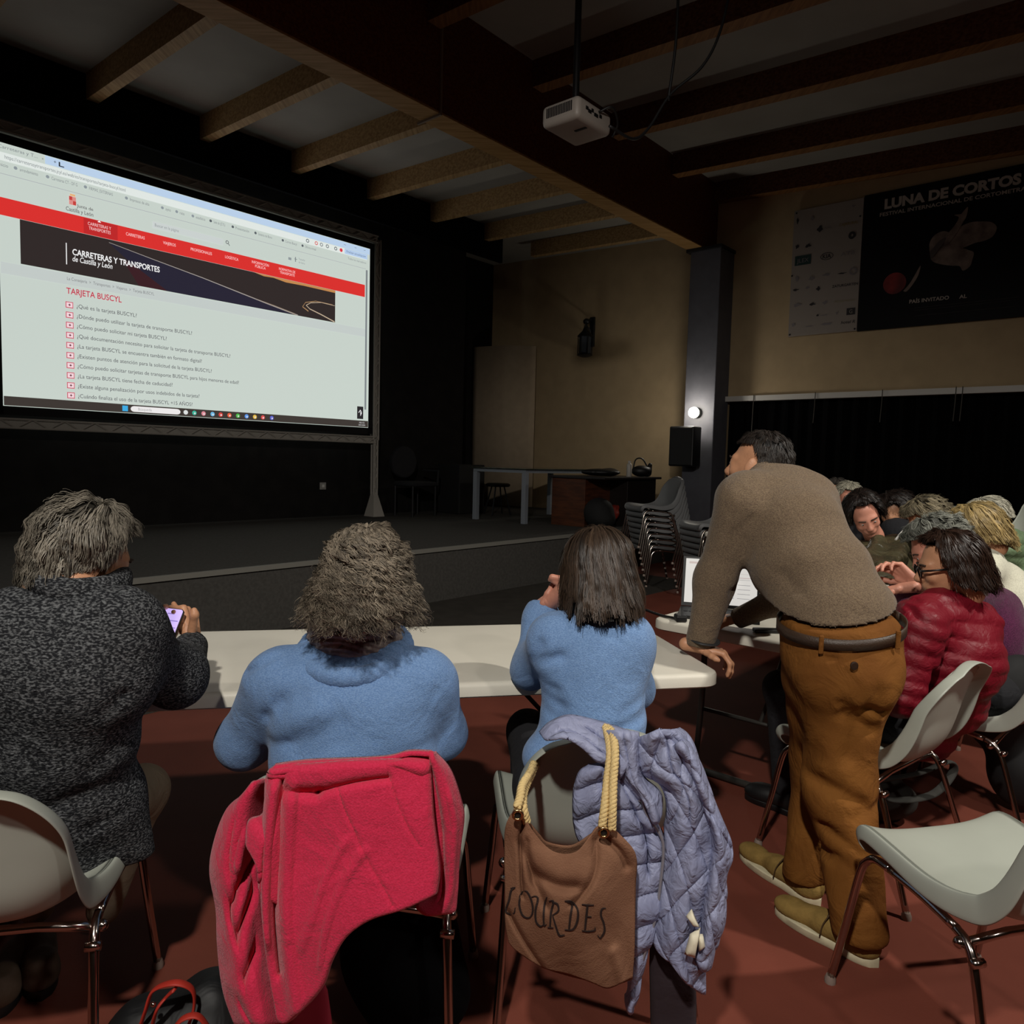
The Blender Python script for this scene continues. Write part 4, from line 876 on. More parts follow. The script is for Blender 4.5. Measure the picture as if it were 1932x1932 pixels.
def hand(wr, d, nrm, side=1, curls=((.5, .6, .4),) * 4, k=1., thumb=(.6, .6, .3), spread=.10, tc=(.3, .3), h=.0036):
    """wr wrist, d towards the fingers, nrm out of the palm, side +1/-1 where the thumb leaves"""
    d = np.array(d, float); d /= np.linalg.norm(d); nrm = np.array(nrm, float); nrm -= d * (nrm @ d); nrm /= np.linalg.norm(nrm); lat = np.cross(d, nrm) * side
    P = []; wr = np.array(wr, float); kn = []
    for i in range(4):
        q = wr + d * (.088 - .004 * abs(i - 1) - (.006 if i == 3 else 0)) * k + lat * (1.5 - i) * .0205 * k; kn.append(q)
        P.append(('c', wr + lat * (1.5 - i) * .012 * k + d * .008 * k, q, .0165 * k, .0105 * k))
    P.append(('c', wr + lat * .018 * k + d * .02 * k + nrm * .006 * k, wr + lat * .028 * k + d * .045 * k + nrm * .010 * k, .015 * k, .013 * k))
    P.append(('c', wr - d * .05 * k, wr, .024 * k, .022 * k))
    parts = [P]
    for i in range(4):
        Ls = np.array([.043, .027, .021]) * (.92, 1.02, .96, .78)[i] * k; q = kn[i]; dd = d + lat * (1.5 - i) * spread; dd /= np.linalg.norm(dd); ax = np.cross(dd, nrm); f = []
        ang = 0; rr = (.0092, .0082, .0074, .0064)
        f.append(('c', q - dd * .02 * k, q, .009 * k, .0098 * k))
        for j in range(3):
            ang += curls[i][j]; v = dd * math.cos(ang) + nrm * math.sin(ang); e = q + v * Ls[j]; f.append(('c', q, e, rr[j] * k * (.88 if i == 3 else 1), rr[j + 1] * k * (.88 if i == 3 else 1))); q = e
        parts.append(f)
    q = wr + d * .03 * k + lat * .030 * k + nrm * .008 * k; v = d * thumb[0] + lat * thumb[1] + nrm * thumb[2]; v /= np.linalg.norm(v); f = [('c', wr + d * .012 * k + lat * .012 * k, q, .014 * k, .0125 * k)]
    e = q + v * .036 * k; f.append(('c', q, e, .0125 * k, .0105 * k)); v2 = v * math.cos(tc[0]) - lat * math.sin(tc[0]); e2 = e + v2 * .030 * k; f.append(('c', e, e2, .0105 * k, .0095 * k)); v3 = v2 * math.cos(tc[1]) - lat * math.sin(tc[1]); f.append(('c', e2, e2 + v3 * .020 * k, .0095 * k, .0075 * k)); parts.append(f)
    return join([_sm(surf(p, .007, h, pad=.012), 1) for p in parts])
def shrink(prims, d):
    out = []
    for p in prims:
        if p[0] == 'c': out.append(('c', p[1], p[2], max(.02, p[3] - d), max(.02, p[4] - d)))
        elif p[0] == 'e': out.append(('e', p[1], tuple(max(.03, x - d) for x in p[2])) + tuple(p[3:]))
    return out
def garment(name, prims, mt, parent, k=.045, h=.009, it=2, **kw):
    kw['folds'] = [(a_, b_, w_ * 1.35, dp * 1.7) for a_, b_, w_, dp in kw.get('folds', ())]
    V, F = surf(prims, k, h, **kw); return mk(name, relax(V, F, it), F, mt, parent, True)
def make_body(parent, hd, neck, prims, hands=(), skin=None, face=False, hh=.0045):
    pr = shrink(prims, .034) + [('c', hd.w((0, -.035, -.06)), neck, .048, .056)]
    parts = [hd.mesh(hh), _sm(surf(pr, .03, .016), 2)] + list(hands); V, F = join(parts)
    b = mk('body', V, F, skin or m_skin, parent, True)
    if face: eyes(hd, b)
    return b
def seat_legs(hip, yaw, gap=.10, th=.42, r=.082, foot=.0, shin=None, out=.0, calf=.40, hipw=.17):
    """trousers of someone sitting: hip centre, facing yaw; returns prims and shoe frames"""
    M = rotm(yaw); P = [('e', np.array(hip), (hipw, .145, .10), M)]; ft = []
    for s in (-1, 1):
        a_ = np.array(hip) + M @ [s * .085, .02, -.01]; kn = np.array(hip) + M @ [s * (gap + out), th, .0]; an = np.array([*(kn + M @ [s * foot, -.04, 0])[:2], .10])
        P += [('c', a_, kn, r + .008, .064), ('c', kn, an, .062, .046)]; ft.append((an, yaw - s * 8))
    return P, ft
def shoe(parent, an, yaw, mt, sole, L=.28, name='shoe', lace=None, z0=0.):
    M = rotm(yaw); b_ = np.array([an[0], an[1], z0])
    def w_(p): return b_ + M @ np.array(p, float)
    ys = np.linspace(-.09, L - .09, 22); half = lambda y: .047 * math.sqrt(max(0, 1 - (abs((y - (L / 2 - .09)) / (L / 2))) ** 2.8)) * (1 - .20 * math.exp(-((y - .03) / .05) ** 2)) + .001
    b = MB(); n = len(ys); V = []
    for z, g in ((0, .93), (.004, 1), (.022, 1.02), (.026, .95)):
        V += [w_((half(y) * g, y, z)) for y in ys] + [w_((-half(y) * g, y, z)) for y in ys[::-1]]
    m_ = 2 * n; F = [[i * m_ + k, i * m_ + (k + 1) % m_, (i + 1) * m_ + (k + 1) % m_, (i + 1) * m_ + k] for i in range(3) for k in range(m_)] + [list(range(m_))[::-1], [3 * m_ + k for k in range(m_)]]
    sh = mk(name, *_sm(surf([('c', w_((0, -.045, .055)), w_((0, -.04, .08)), .036, .036), ('e', w_((0, -.03, .045)), (.043, .058, .045), M), ('e', w_((0, .06, .045)), (.043, .085, .040), M), ('e', w_((0, L - .155, .036)), (.044, .065, .030), M)], .03, .006, cuts=[(w_((0, 0, .022)), (0, 0, -1)), (w_((0, 0, .098)), (0, 0, 1))]), 1), mt, parent, True)
    b.add(V, F).build('sole', sole, sh, smooth='auto')
    if lace:
        for j in range(4): MB().tube(catmull([w_((-.026, .055 + .018 * j, .074 - .006 * j)), w_((0, .057 + .018 * j, .089 - .008 * j)), w_((.026, .055 + .018 * j, .074 - .006 * j))], 7), .0022, 5).build('lace', lace, sh, smooth=True)
        for s in (-1, 1): MB().tube(catmull([w_((0, .055, .092)), w_((s * .03, .045, .095)), w_((s * .046, .055, .065)), w_((s * .051, .06, .03))], 12), .0020, 5).build('lace', lace, sh, smooth=True)
    return sh
A = at
# ---------------------------------------------------------------- person in the charcoal melange cardigan (left foreground)
def hairmat(name, c, rough=.45): return mat(name, c, rough, attr=True, spec=.35)
m_cardi = fold_mat('cardigan_melange', '#202124', c2='#6a6c6e', freq=7, amt=.5, rough=.95, vscale=230, stretch=(.6, .8, 1.2), bump=.9, bscale=190, spec=.1, detail=2, lo=.45, hi=.67)
p1 = thing('person', 'grey-haired person in a charcoal melange cardigan holding up a lit phone', 'person', (-1.1, 1.65, 0))
top1 = [('c', A(45, 1185, 1.60), A(225, 1178, 1.62), .095, .085), ('e', A(120, 1270, 1.60), (.21, .135, .16)), ('e', A(105, 1390, 1.63), (.185, .135, .16)), ('e', A(100, 1500, 1.67), (.195, .14, .15)), ('e', A(110, 1590, 1.70), (.18, .13, .08)), ('c', A(215, 1500, 1.68), A(262, 1612, 1.72), .06, .035),
        ('c', A(238, 1190, 1.62), A(330, 1278, 1.80), .080, .066), ('c', A(330, 1278, 1.80), A(362, 1215, 2.02), .066, .042), ('c', A(10, 1200, 1.60), A(-60, 1330, 1.75), .085, .065), ('c', A(-60, 1330, 1.75), A(150, 1250, 2.15), .06, .042)]
f1 = [(A(232, 1325, 1.6), A(262, 1290, 1.6), .010, .022), (A(250, 1262, 1.7), A(330, 1245, 1.75), .010, .016), (A(262, 1232, 1.7), A(318, 1215, 1.7), .010, .010), (A(130, 1600, 1.5), A(262, 1560, 1.5), .012, .025), (A(150, 1475, 1.5), A(215, 1400, 1.5), .012, .010), (A(190, 1530, 1.5), A(240, 1440, 1.5), .010, .010), (A(60, 1545, 1.5), A(190, 1500, 1.5), .014, .008)]
garment('cardigan', top1, m_cardi, p1, k=.05, h=.008, folds=f1, disp=wob(11, 16, .004), cuts=[(A(150, 1640, 1.68), (.1, 0, -1)), (A(365, 1200, 2.02), A(365, 1200, 2.02) - A(340, 1262, 1.85), .12)])
hd1 = Head(A(160, 1052, 1.68), -34, 22, 8, .95)
cR = A(150, 1098, 1.665)
fr = lambda t, dz: cR + np.array([.083 * math.cos(t), .085 * math.sin(t), .012 * math.sin(t) - .016 * math.cos(t) + dz])
mk('collar', *_sm(surf([('c', fr(2 * math.pi * k / 20, dz), fr(2 * math.pi * (k + 1) / 20, dz), .018, .018) for k in range(20) for dz in (0, .018)], .02, .006), 2), m_cardi, p1, True)
leg1, ft1 = seat_legs((-1.08, 1.72, .52), 10, hipw=.15)
leg1[1:] = [('c', (-1.0, 1.65, .52), A(268, 1492, 2.05), .085, .068), ('c', A(268, 1492, 2.05), (-1.13, 2.0, .10), .064, .046), ('c', (-1.22, 1.65, .52), (-1.3, 2.05, .5), .085, .068), ('c', (-1.3, 2.05, .5), (-1.32, 2.0, .1), .064, .046)]
m_beige = fold_mat('trousers_beige', '#a59880', freq=14, amt=.5, rough=.9, bump=.3, bscale=200)
garment('trousers', leg1, m_beige, p1, h=.012)
h1 = hand(A(362, 1205, 2.02), (A(358, 1163, 2.06) - A(362, 1205, 2.02)), (-.9, .25, .1), 1, ((1.2, 1.1, .8), (1.3, 1.1, .8), (1.3, 1.1, .8), (1.4, 1.1, .7)), 1.0, (.95, -.05, .25), .05, (.0, .0))
h1b = hand(A(288, 1235, 2.02), (.35, .2, 1), (.3, -.9, .2), -1, ((.5, .5, .4),) * 4, 1.0)
th = join([_sm(surf([('c', A(362, 1190, 2.0), A(367, 1160, 1.99), .0125, .0105), ('c', A(367, 1160, 1.99), A(366, 1151, 1.99), .0105, .008)], .01, .0036, pad=.012), 1)])
make_body(p1, hd1, A(140, 1110, 1.62), top1 + leg1, [h1, h1b, th], face=True)
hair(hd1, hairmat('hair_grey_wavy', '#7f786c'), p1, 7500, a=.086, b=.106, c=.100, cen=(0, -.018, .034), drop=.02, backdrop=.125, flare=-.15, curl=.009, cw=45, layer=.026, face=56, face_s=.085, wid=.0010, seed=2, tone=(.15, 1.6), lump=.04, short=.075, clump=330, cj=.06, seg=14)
shoe(p1, atz(75, 1850, .0), 35, mat('boot_brown', '#4a3a2c', .8, bump=.4, bscale=80), m_blackp, .29, 'shoe')
shoe(p1, atz(10, 1880, .0), 20, MATS['boot_brown'], m_blackp, .29, 'shoe')
# phone
ph = thing('smartphone', 'smartphone with a glowing lilac screen held up by the person in the cardigan', 'phone', A(310, 1200, 1.96))
c0, c1, c2 = A(303, 1146, 2.0), A(345, 1151, 2.0), A(318, 1222, 1.93); ex = c1 - c0; ex /= np.linalg.norm(ex); ey = c2 - c1; Lh = np.linalg.norm(ey); ey -= ex * (ey @ ex); ey /= np.linalg.norm(ey); nn_ = np.cross(ey, ex); Wp = np.linalg.norm(c1 - c0) + .002
if nn_[1] > 0: nn_ = -nn_
def rslab(o, ex, ey, W, H, r, d0, d1, nv, name, mt, par):
    P = []
    for (cx, cy, a0) in ((W - r, H - r, 0), (r, H - r, 90), (r, r, 180), (W - r, r, 270)):
        for k in range(5): q = R(a0 + k * 22.5); P.append(o + ex * (cx + r * math.cos(q)) + ey * (cy + r * math.sin(q)))
    n = len(P); V = [p + nv * d0 for p in P] + [p + nv * d1 for p in P]
    return MB().add(V, [list(range(n))[::-1], list(range(n, 2 * n))] + [[k, (k + 1) % n, n + (k + 1) % n, n + k] for k in range(n)]).build(name, mt, par)
Hp = .135
pb = rslab(c0 - ex * .002 - ey * .002, ex, ey, Wp + .004, Hp + .004, .008, -.008, 0, nn_, 'phone_body', m_blackp, ph)
ps = rslab(c0, ex, ey, Wp, Hp, .007, 0, .0008, nn_, 'display', em('#c9b2f2', 1.0), pb)
for k, (u0, u1, v) in enumerate(((.4, .7, .10), (.12, .42, .16), (.05, .95, .25), (.12, .7, .33), (.1, .5, .40), (.6, .95, .40), (.1, .6, .47), (.2, .9, .52))):
    rslab(c0 + ex * Wp * u0 + ey * Hp * v, ex, ey, Wp * (u1 - u0), .003, .0012, .0009, .0012, nn_, 'screen_line', em('#8f7fc4', .9), ps)

# ---------------------------------------------------------------- woman with curly hair, blue sweater
def knit(name, c, c2): return fold_mat(name, c, c2=c2, freq=9, amt=.45, rough=.95, vscale=330, bump=.5, bscale=320, spec=.1, sheen=.15, stretch=(.7, .7, 1.4), lo=.4, hi=.6)
m_blue = knit('sweater_blue', '#6484b2', '#7897c2')
p2 = thing('person', 'person with curly grey-brown hair and brown scarf in a blue sweater, seen from behind', 'person', (-.36, 1.86, 0))
sh2 = [('c', A(545, 1283, 1.88), A(792, 1280, 1.90), .088, .080), ('e', A(668, 1345, 1.87), (.225, .13, .14)), ('e', A(668, 1440, 1.86), (.215, .145, .13)), ('c', A(610, 1245, 1.90), A(735, 1245, 1.90), .055, .055),
       ('c', A(520, 1292, 1.89), A(462, 1400, 1.96), .082, .066), ('c', A(462, 1400, 1.96), A(560, 1395, 2.25), .064, .045), ('c', A(808, 1290, 1.91), A(832, 1385, 1.98), .076, .062), ('c', A(832, 1385, 1.98), A(770, 1390, 2.25), .06, .045)]
Y_ = 1.74
f2 = [(A(466, 1440, Y_), A(486, 1370, Y_), .010, .016), (A(486, 1370, Y_), A(520, 1335, Y_), .012, .008), (A(520, 1335, Y_), A(560, 1318, Y_), .014, .004), (A(470, 1428, Y_), A(540, 1412, Y_), .010, .008), (A(870, 1440, Y_), A(848, 1370, Y_), .010, .016), (A(848, 1370, Y_), A(818, 1330, Y_), .012, .007), (A(870, 1425, Y_), A(810, 1420, Y_), .010, .006), (A(500, 1395, Y_), A(600, 1345, Y_), .022, -.004), (A(560, 1440, Y_), A(640, 1400, Y_), .018, .004), (A(830, 1400, Y_), A(760, 1365, Y_), .02, .004),
      (A(600, 1255, Y_), A(640, 1264, Y_), .006, .010), (A(640, 1264, Y_), A(720, 1264, Y_), .006, .010), (A(720, 1264, Y_), A(770, 1250, Y_), .006, .009), (A(465, 1270, 1.85), A(520, 1240, 1.8), .005, .007), (A(520, 1240, 1.8), A(590, 1240, Y_), .005, .006), (A(560, 1405, Y_), A(640, 1365, Y_), .02, .006), (A(620, 1450, Y_), A(800, 1435, Y_), .015, .005)]
garment('sweater', sh2, m_blue, p2, k=.05, h=.008, folds=f2, disp=wob(5, 18, .003), cuts=[(A(660, 1505, 1.8), (0, 0, -1))])
col_ = []
cN = A(672, 1222, 1.93)
for k in range(28):
    q, w2 = 2 * math.pi * k / 28, 2 * math.pi * (k + 1) / 28; f = lambda t: cN + np.array([.128 * math.cos(t), .124 * math.sin(t) - .010, .040 * math.sin(t) - .002])
    col_.append(('c', f(q), f(w2), .025, .025))
def ribs(c, n, amp): return lambda P: amp * np.sin(np.arctan2(P[:, 1] - c[1], P[:, 0] - c[0]) * n)
mk('ribbed_collar', *_sm(surf(col_, .01, .0045, disp=ribs(cN, 90, .0016)), 1), m_blue, p2, True)
m_scarf = fold_mat('scarf_brown', '#5b4a49', c2='#a8988e', freq=14, amt=.9, rough=.6, vscale=9, stretch=(1, 1, 5), sheen=.2)
sc = []
for (dz, rx, ry, rr, tl) in ((.008, .098, .082, .020, .25), (.034, .100, .085, .024, -.12), (.062, .094, .080, .024, .10), (.045, .086, .076, .022, .35)):
    for k in range(20):
        f = lambda t: cN + np.array([rx * math.cos(t) - .003, ry * math.sin(t), dz + tl * .06 * math.cos(t + .5) + .01 * math.sin(t)]); sc.append(('c', f(2 * math.pi * k / 20), f(2 * math.pi * (k + 1) / 20), rr, rr))
mk('scarf', *_sm(surf(sc, .008, .005, disp=lambda P: .003 * np.sin(P[:, 2] * 420 + 9 * np.sin(P[:, 0] * 18))), 1), m_scarf, p2, True)
leg2, ft2 = seat_legs((-.36, 1.86, .52), 0, gap=.12, r=.09, hipw=.2)
m_darkt = fold_mat('trousers_black', '#15151a', freq=12, amt=.5, rough=.9)
garment('trousers', leg2, m_darkt, p2, h=.012)
hd2 = Head(A(690, 1090, 1.92), 2, 12, 0, .97)
b2 = make_body(p2, hd2, A(672, 1215, 1.92), sh2 + leg2, [hand(A(560, 1388, 2.3), (.7, .7, 0), (0, 0, -1), -1), hand(A(770, 1385, 2.3), (-.7, .7, 0), (0, 0, -1), 1)])
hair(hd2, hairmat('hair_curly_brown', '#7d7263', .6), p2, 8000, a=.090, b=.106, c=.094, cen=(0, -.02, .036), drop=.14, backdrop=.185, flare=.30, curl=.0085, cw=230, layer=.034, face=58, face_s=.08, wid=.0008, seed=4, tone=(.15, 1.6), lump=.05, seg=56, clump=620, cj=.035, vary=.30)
for an, yw in ft2: shoe(p2, an, yw, m_blackp, m_blackp, .25)

# ---------------------------------------------------------------- woman with the straight bob
m_blue2 = knit('sweater_blue_fine', '#6c8cba', '#80a0cc')
p3 = thing('person', 'person with a straight brown bob in a blue sweater, chin on hand', 'person', (.2, 2.0, 0))
sh3 = [('c', A(1058, 1212, 2.0), A(1172, 1212, 2.0), .088, .090), ('e', A(1118, 1270, 2.0), (.155, .115, .14)), ('e', A(1120, 1350, 1.99), (.148, .125, .13)), ('e', A(1105, 1430, 1.98), (.175, .15, .10)), ('c', A(1100, 1172, 2.04), A(1150, 1172, 2.04), .05, .05),
       ('c', A(1045, 1212, 2.02), A(1002, 1262, 2.16), .068, .056), ('c', A(1002, 1266, 2.16), A(1018, 1168, 2.24), .056, .050), ('c', A(1018, 1168, 2.24), A(1026, 1145, 2.26), .046, .044), ('c', A(1185, 1218, 2.02), A(1196, 1300, 2.12), .062, .052), ('c', A(1196, 1300, 2.12), A(1150, 1260, 2.35), .05, .04)]
Y_ = 1.88
f3 = [(A(1003, 1275, Y_), A(1022, 1225, Y_), .009, .022), (A(1010, 1262, Y_), A(1060, 1245, Y_), .010, .012), (A(1012, 1300, Y_), A(1050, 1312, Y_), .010, .010), (A(1010, 1318, Y_), A(1060, 1340, Y_), .012, .012), (A(1015, 1345, Y_), A(1070, 1372, Y_), .014, .009), (A(1170, 1375, Y_), A(1232, 1355, Y_), .012, .008), (A(1180, 1345, Y_), A(1228, 1325, Y_), .012, .006), (A(1040, 1215, Y_), A(1062, 1180, Y_), .006, .008)]
garment('sweater', sh3, m_blue2, p3, k=.045, h=.0075, folds=f3, disp=wob(8, 18, .003), cuts=[(A(1100, 1492, 1.95), (0, 0, -1)), (A(1027, 1142, 2.26), A(1027, 1142, 2.26) - A(1018, 1175, 2.23))])
leg3, ft3 = seat_legs((.2, 1.98, .50), 4, gap=.10, hipw=.165)
garment('trousers', leg3, m_darkt, p3, h=.012)
hd3 = Head(A(1128, 1083, 2.06), 6, 14, -2, .97)
wr3 = A(1022, 1148, 2.255)
h3 = hand(wr3, A(1085, 1112, 2.20) - wr3, (-.2, .1, 1), 1, ((.5, 1.1, .8), (.6, 1.1, .8), (.7, 1.1, .8), (.8, 1.1, .8)), .95, (.7, -.1, .5))
fg = join([_sm(surf([('c', A(1062, 1112, 2.2), A(1078, 1128, 2.2), .026, .024), ('c', A(1022, 1146, 2.25), A(1062, 1118, 2.2), .027, .027), ('c', A(1062, 1092, 2.18), A(1042, 1089, 2.19), .0095, .0085), ('c', A(1042, 1089, 2.19), A(1038, 1094, 2.2), .0085, .0075), ('c', A(1068, 1104, 2.18), A(1046, 1098, 2.19), .009, .008)], .008, .0036, pad=.012), 1)])
make_body(p3, hd3, A(1122, 1180, 2.06), sh3 + leg3, [h3, fg, hand(A(1150, 1250, 2.38), (-1, .3, 0), (0, 0, -1), 1)], skin=m_skin2)
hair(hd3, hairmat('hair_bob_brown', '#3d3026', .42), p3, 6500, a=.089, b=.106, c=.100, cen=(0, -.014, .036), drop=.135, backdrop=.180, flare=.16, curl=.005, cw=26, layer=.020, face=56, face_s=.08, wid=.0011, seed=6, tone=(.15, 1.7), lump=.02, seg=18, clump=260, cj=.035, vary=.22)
for an, yw in ft3: shoe(p3, an, yw, m_blackp, m_blackp, .25)

# ---------------------------------------------------------------- man leaning over the tables
m_taupe = knit('sweater_taupe', '#5d4e40', '#766551')
m_must = fold_mat('trousers_mustard', '#7e5122', c2='#6c421a', freq=10, amt=.55, rough=.85, vscale=6, bump=.25, bscale=240, spec=.15)
p4 = thing('person', 'man in a taupe sweater and mustard trousers standing bent over the tables', 'person', (.98, 2.2, 0))
L4 = [('c', A(1392, 948, 2.46), A(1350, 1090, 2.50), .072, .062), ('c', A(1350, 1090, 2.50), A(1320, 1222, 2.48), .062, .050)]
top4 = [('c', A(1410, 935, 2.50), A(1500, 950, 2.56), .090, .115), ('e', A(1492, 1000, 2.47), (.175, .16, .17)), ('e', A(1530, 1075, 2.38), (.192, .16, .15)), ('e', A(1572, 1150, 2.29), (.188, .165, .13)), ('e', A(1586, 1195, 2.25), (.190, .170, .08)), ('c', A(1525, 950, 2.58), A(1545, 1000, 2.62), .10, .09), ('c', A(1440, 895, 2.60), A(1480, 915, 2.58), .06, .07)] + L4 + \
       [('c', A(1530, 1010, 2.66), A(1475, 1130, 2.82), .075, .06), ('c', A(1475, 1130, 2.82), A(1395, 1165, 2.92), .056, .042)]
Y_ = 2.3
f4 = [(A(1394, 1052, Y_), A(1404, 1010, Y_), .010, .030), (A(1404, 1010, Y_), A(1434, 982, Y_), .009, .020), (A(1385, 1030, Y_), A(1392, 990, Y_), .02, -.006), (A(1392, 1058, Y_), A(1420, 1050, Y_), .008, .010), (A(1388, 1068, Y_), A(1384, 1110, Y_), .010, .012), (A(1318, 1096, Y_), A(1348, 1098, Y_), .008, .016), (A(1480, 1165, Y_), A(1520, 1150, Y_), .010, .010), (A(1485, 1190, Y_), A(1530, 1165, Y_), .010, .010), (A(1490, 1135, Y_), A(1560, 1180, Y_), .012, .007), (A(1300, 1198, Y_), A(1345, 1206, Y_), .004, .004), (A(1470, 1080, Y_), A(1500, 1120, Y_), .015, .006)]
_hm = A(1478, 1225, 2.15); _hm2 = A(1692, 1188, 2.30)
garment('sweater', top4, m_taupe, p4, k=.05, h=.0065, folds=f4, disp=wob(9, 14, .004), cuts=[(A(1585, 1156, 2.2), np.array([.14, .26, -1]), .36), (A(1320, 1222, 2.48), A(1320, 1222, 2.48) - A(1334, 1150, 2.5), .1), (A(1388, 1167, 2.93), A(1388, 1167, 2.93) - A(1475, 1130, 2.82), .12)])
tL, hL = atz(1398, 1612, .0), atz(1548, 1712, .0); tR, hR = atz(1462, 1716, .0), atz(1658, 1826, .0)
aL = hL + (tL - hL) * .19 + [0, 0, .08]; aR = hR + (tR - hR) * .18 + [0, 0, .08]
bot4 = [('e', A(1585, 1185, 2.24), (.174, .152, .09)), ('e', A(1583, 1240, 2.24), (.176, .150, .13)), ('e', A(1600, 1275, 2.18), (.150, .135, .13)), ('c', A(1548, 1290, 2.30), A(1552, 1450, 2.38), .112, .088), ('c', A(1552, 1450, 2.38), aL, .088, .070), ('c', A(1590, 1300, 2.2), A(1584, 1480, 2.18), .120, .098), ('c', A(1584, 1480, 2.18), aR, .098, .076)]
Y_ = 2.1
f4b = [(A(1625, 1330, Y_), A(1670, 1345, Y_), .010, .014), (A(1590, 1345, Y_), A(1640, 1375, Y_), .014, .012), (A(1580, 1320, Y_), A(1620, 1345, Y_), .012, .008), (A(1560, 1480, Y_), A(1620, 1510, Y_), .014, .012), (A(1500, 1440, Y_), A(1560, 1490, Y_), .014, .010), (A(1560, 1560, Y_), A(1610, 1590, Y_), .010, .012), (A(1600, 1530, Y_), A(1655, 1520, Y_), .010, .008), (A(1500, 1580, Y_), A(1560, 1610, Y_), .010, .012), (A(1480, 1650, Y_), A(1540, 1660, Y_), .008, .012), (A(1490, 1622, Y_), A(1540, 1634, Y_), .008, .010), (A(1570, 1600, Y_), A(1600, 1630, Y_), .010, .012), (A(1600, 1720, Y_), A(1660, 1735, Y_), .008, .008), (A(1488, 1270, Y_), A(1496, 1320, Y_), .006, .010), (A(1558, 1242, Y_), A(1618, 1236, Y_), .0035, .005), (A(1640, 1300, Y_), A(1600, 1420, Y_), .02, .008)]
garment('trousers', bot4, m_must, p4, k=.06, h=.0085, folds=f4b, disp=wob(21, 20, .004), cuts=[(A(1585, 1164, 2.2), np.array([-.14, -.2, 1])), ((0, 0, .065), (0, 0, -1))])
bp = [A(1478, 1238, 2.08), A(1505, 1213, 2.06), A(1560, 1188, 2.08), A(1620, 1182, 2.10), A(1668, 1190, 2.16), A(1694, 1200, 2.26)]
C_ = A(1585, 1176, 2.24)
belt = [C_ + np.array([.184 * math.cos(t), .172 * math.sin(t), .0 + .024 * math.sin(t) + .02 * math.cos(t)]) for t in np.linspace(0, 2 * math.pi, 49)]
b = MB(); n_ = len(belt)
V = [p + [0, 0, z] for z in (-.016, .016) for p in belt] ; b.add(V, [[i, i + 1, n_ + i + 1, n_ + i] for i in range(n_ - 1)])
b.build('belt', mat('belt_leather', '#3a2a1e', .5, bump=.3, bscale=200), p4, smooth=True, solid=.005)
for (x, y) in ((1523, 1205), (1655, 1192)):
    q = A(x, y, 2.2); t = math.atan2(-1, (q[0] - C_[0]) / .18 * 1.2); p = C_ + np.array([.189 * math.cos(t), .177 * math.sin(t), .0 + .024 * math.sin(t) + .02 * math.cos(t)]); MB().box(p + [-.007, -.004, -.030], p + [.007, .004, .024], .003).build('belt_loop', m_must, p4)
q = A(1611, 1256, 2.05); MB().lathe(q, [(.012, 0), (.012, .003), (.008, .004)], 14, axis=(.1, -1, .1)).build('pocket_button', mat('button_brown', '#2a1a10', .4), p4)
hd4 = Head(A(1430, 882, 2.66), 50, -4, 4, 1.02)
wl = A(1326, 1222, 2.475); wl2 = A(1318, 1236, 2.45)
h4a = hand(A(1320, 1222, 2.48) * [1, 1, 0] + [0, 0, .775], (.8, -.28, -.12), (.0, -.1, -1), -1, ((.75, .7, .3), (.75, .7, .3), (.8, .7, .3), (.8, .7, .3)), .95, (.5, .8, .1))
h4b = hand(A(1388, 1167, 2.93), (-.6, .35, -.12), (0, .1, -1), 1, ((.4, .4, .3), (.35, .4, .3), (.4, .4, .3), (.5, .5, .3)), 1.0, (.6, .7, .2))
make_body(p4, hd4, A(1470, 930, 2.60), top4 + bot4, [h4a, h4b], face=True)
hair(hd4, hairmat('hair_short_dark', '#221c18', .55), p4, 4200, a=.083, b=.100, c=.094, cen=(0, -.014, .036), drop=.0, backdrop=.055, layer=.010, face=82, face_s=.095, wid=.0010, short=.032, seed=9, tone=(.3, 2.2), seg=8, curl=.002, lump=.03, clump=420, cj=.07)
er = Head(hd4.c, 48, -4, 4, 1.16).ears()
mk('ear', *_sm(join([surf(er[:2], .004, .003, pad=.01), surf(er[4:6], .004, .003, pad=.01)]), 1), m_skin, p4, True)
MB().tube(catmull([wl + [-.046, 0, .03], wl + [-.02, -.045, .025], wl + [.03, -.04, .02], wl + [.046, 0, .028], wl + [0, .045, .03], wl + [-.046, 0, .03]], 26), .008, 8, flat=.5).build('wristband', mat('band_dark', '#2b2b2c', .5), p4, smooth=True)
m_suede = mat('suede_tan', '#8c7240', .9, var=.2, vscale=22, bump=.4, bscale=120, spec=.1); m_sole = mat('sole_cream', '#cfc6a6', .7, var=.1, vscale=30); m_lace = mat('lace_brown', '#4a3518', .8)
for t_, h_ in ((tL, hL), (tR, hR)):
    d = (t_ - h_)[:2]; L_ = np.linalg.norm(d); yw = math.degrees(math.atan2(d[1], d[0])) - 90; an = h_[:2] + d / L_ * .09; shoe(p4, an, yw, m_suede, m_sole, L_, 'shoe', m_lace)

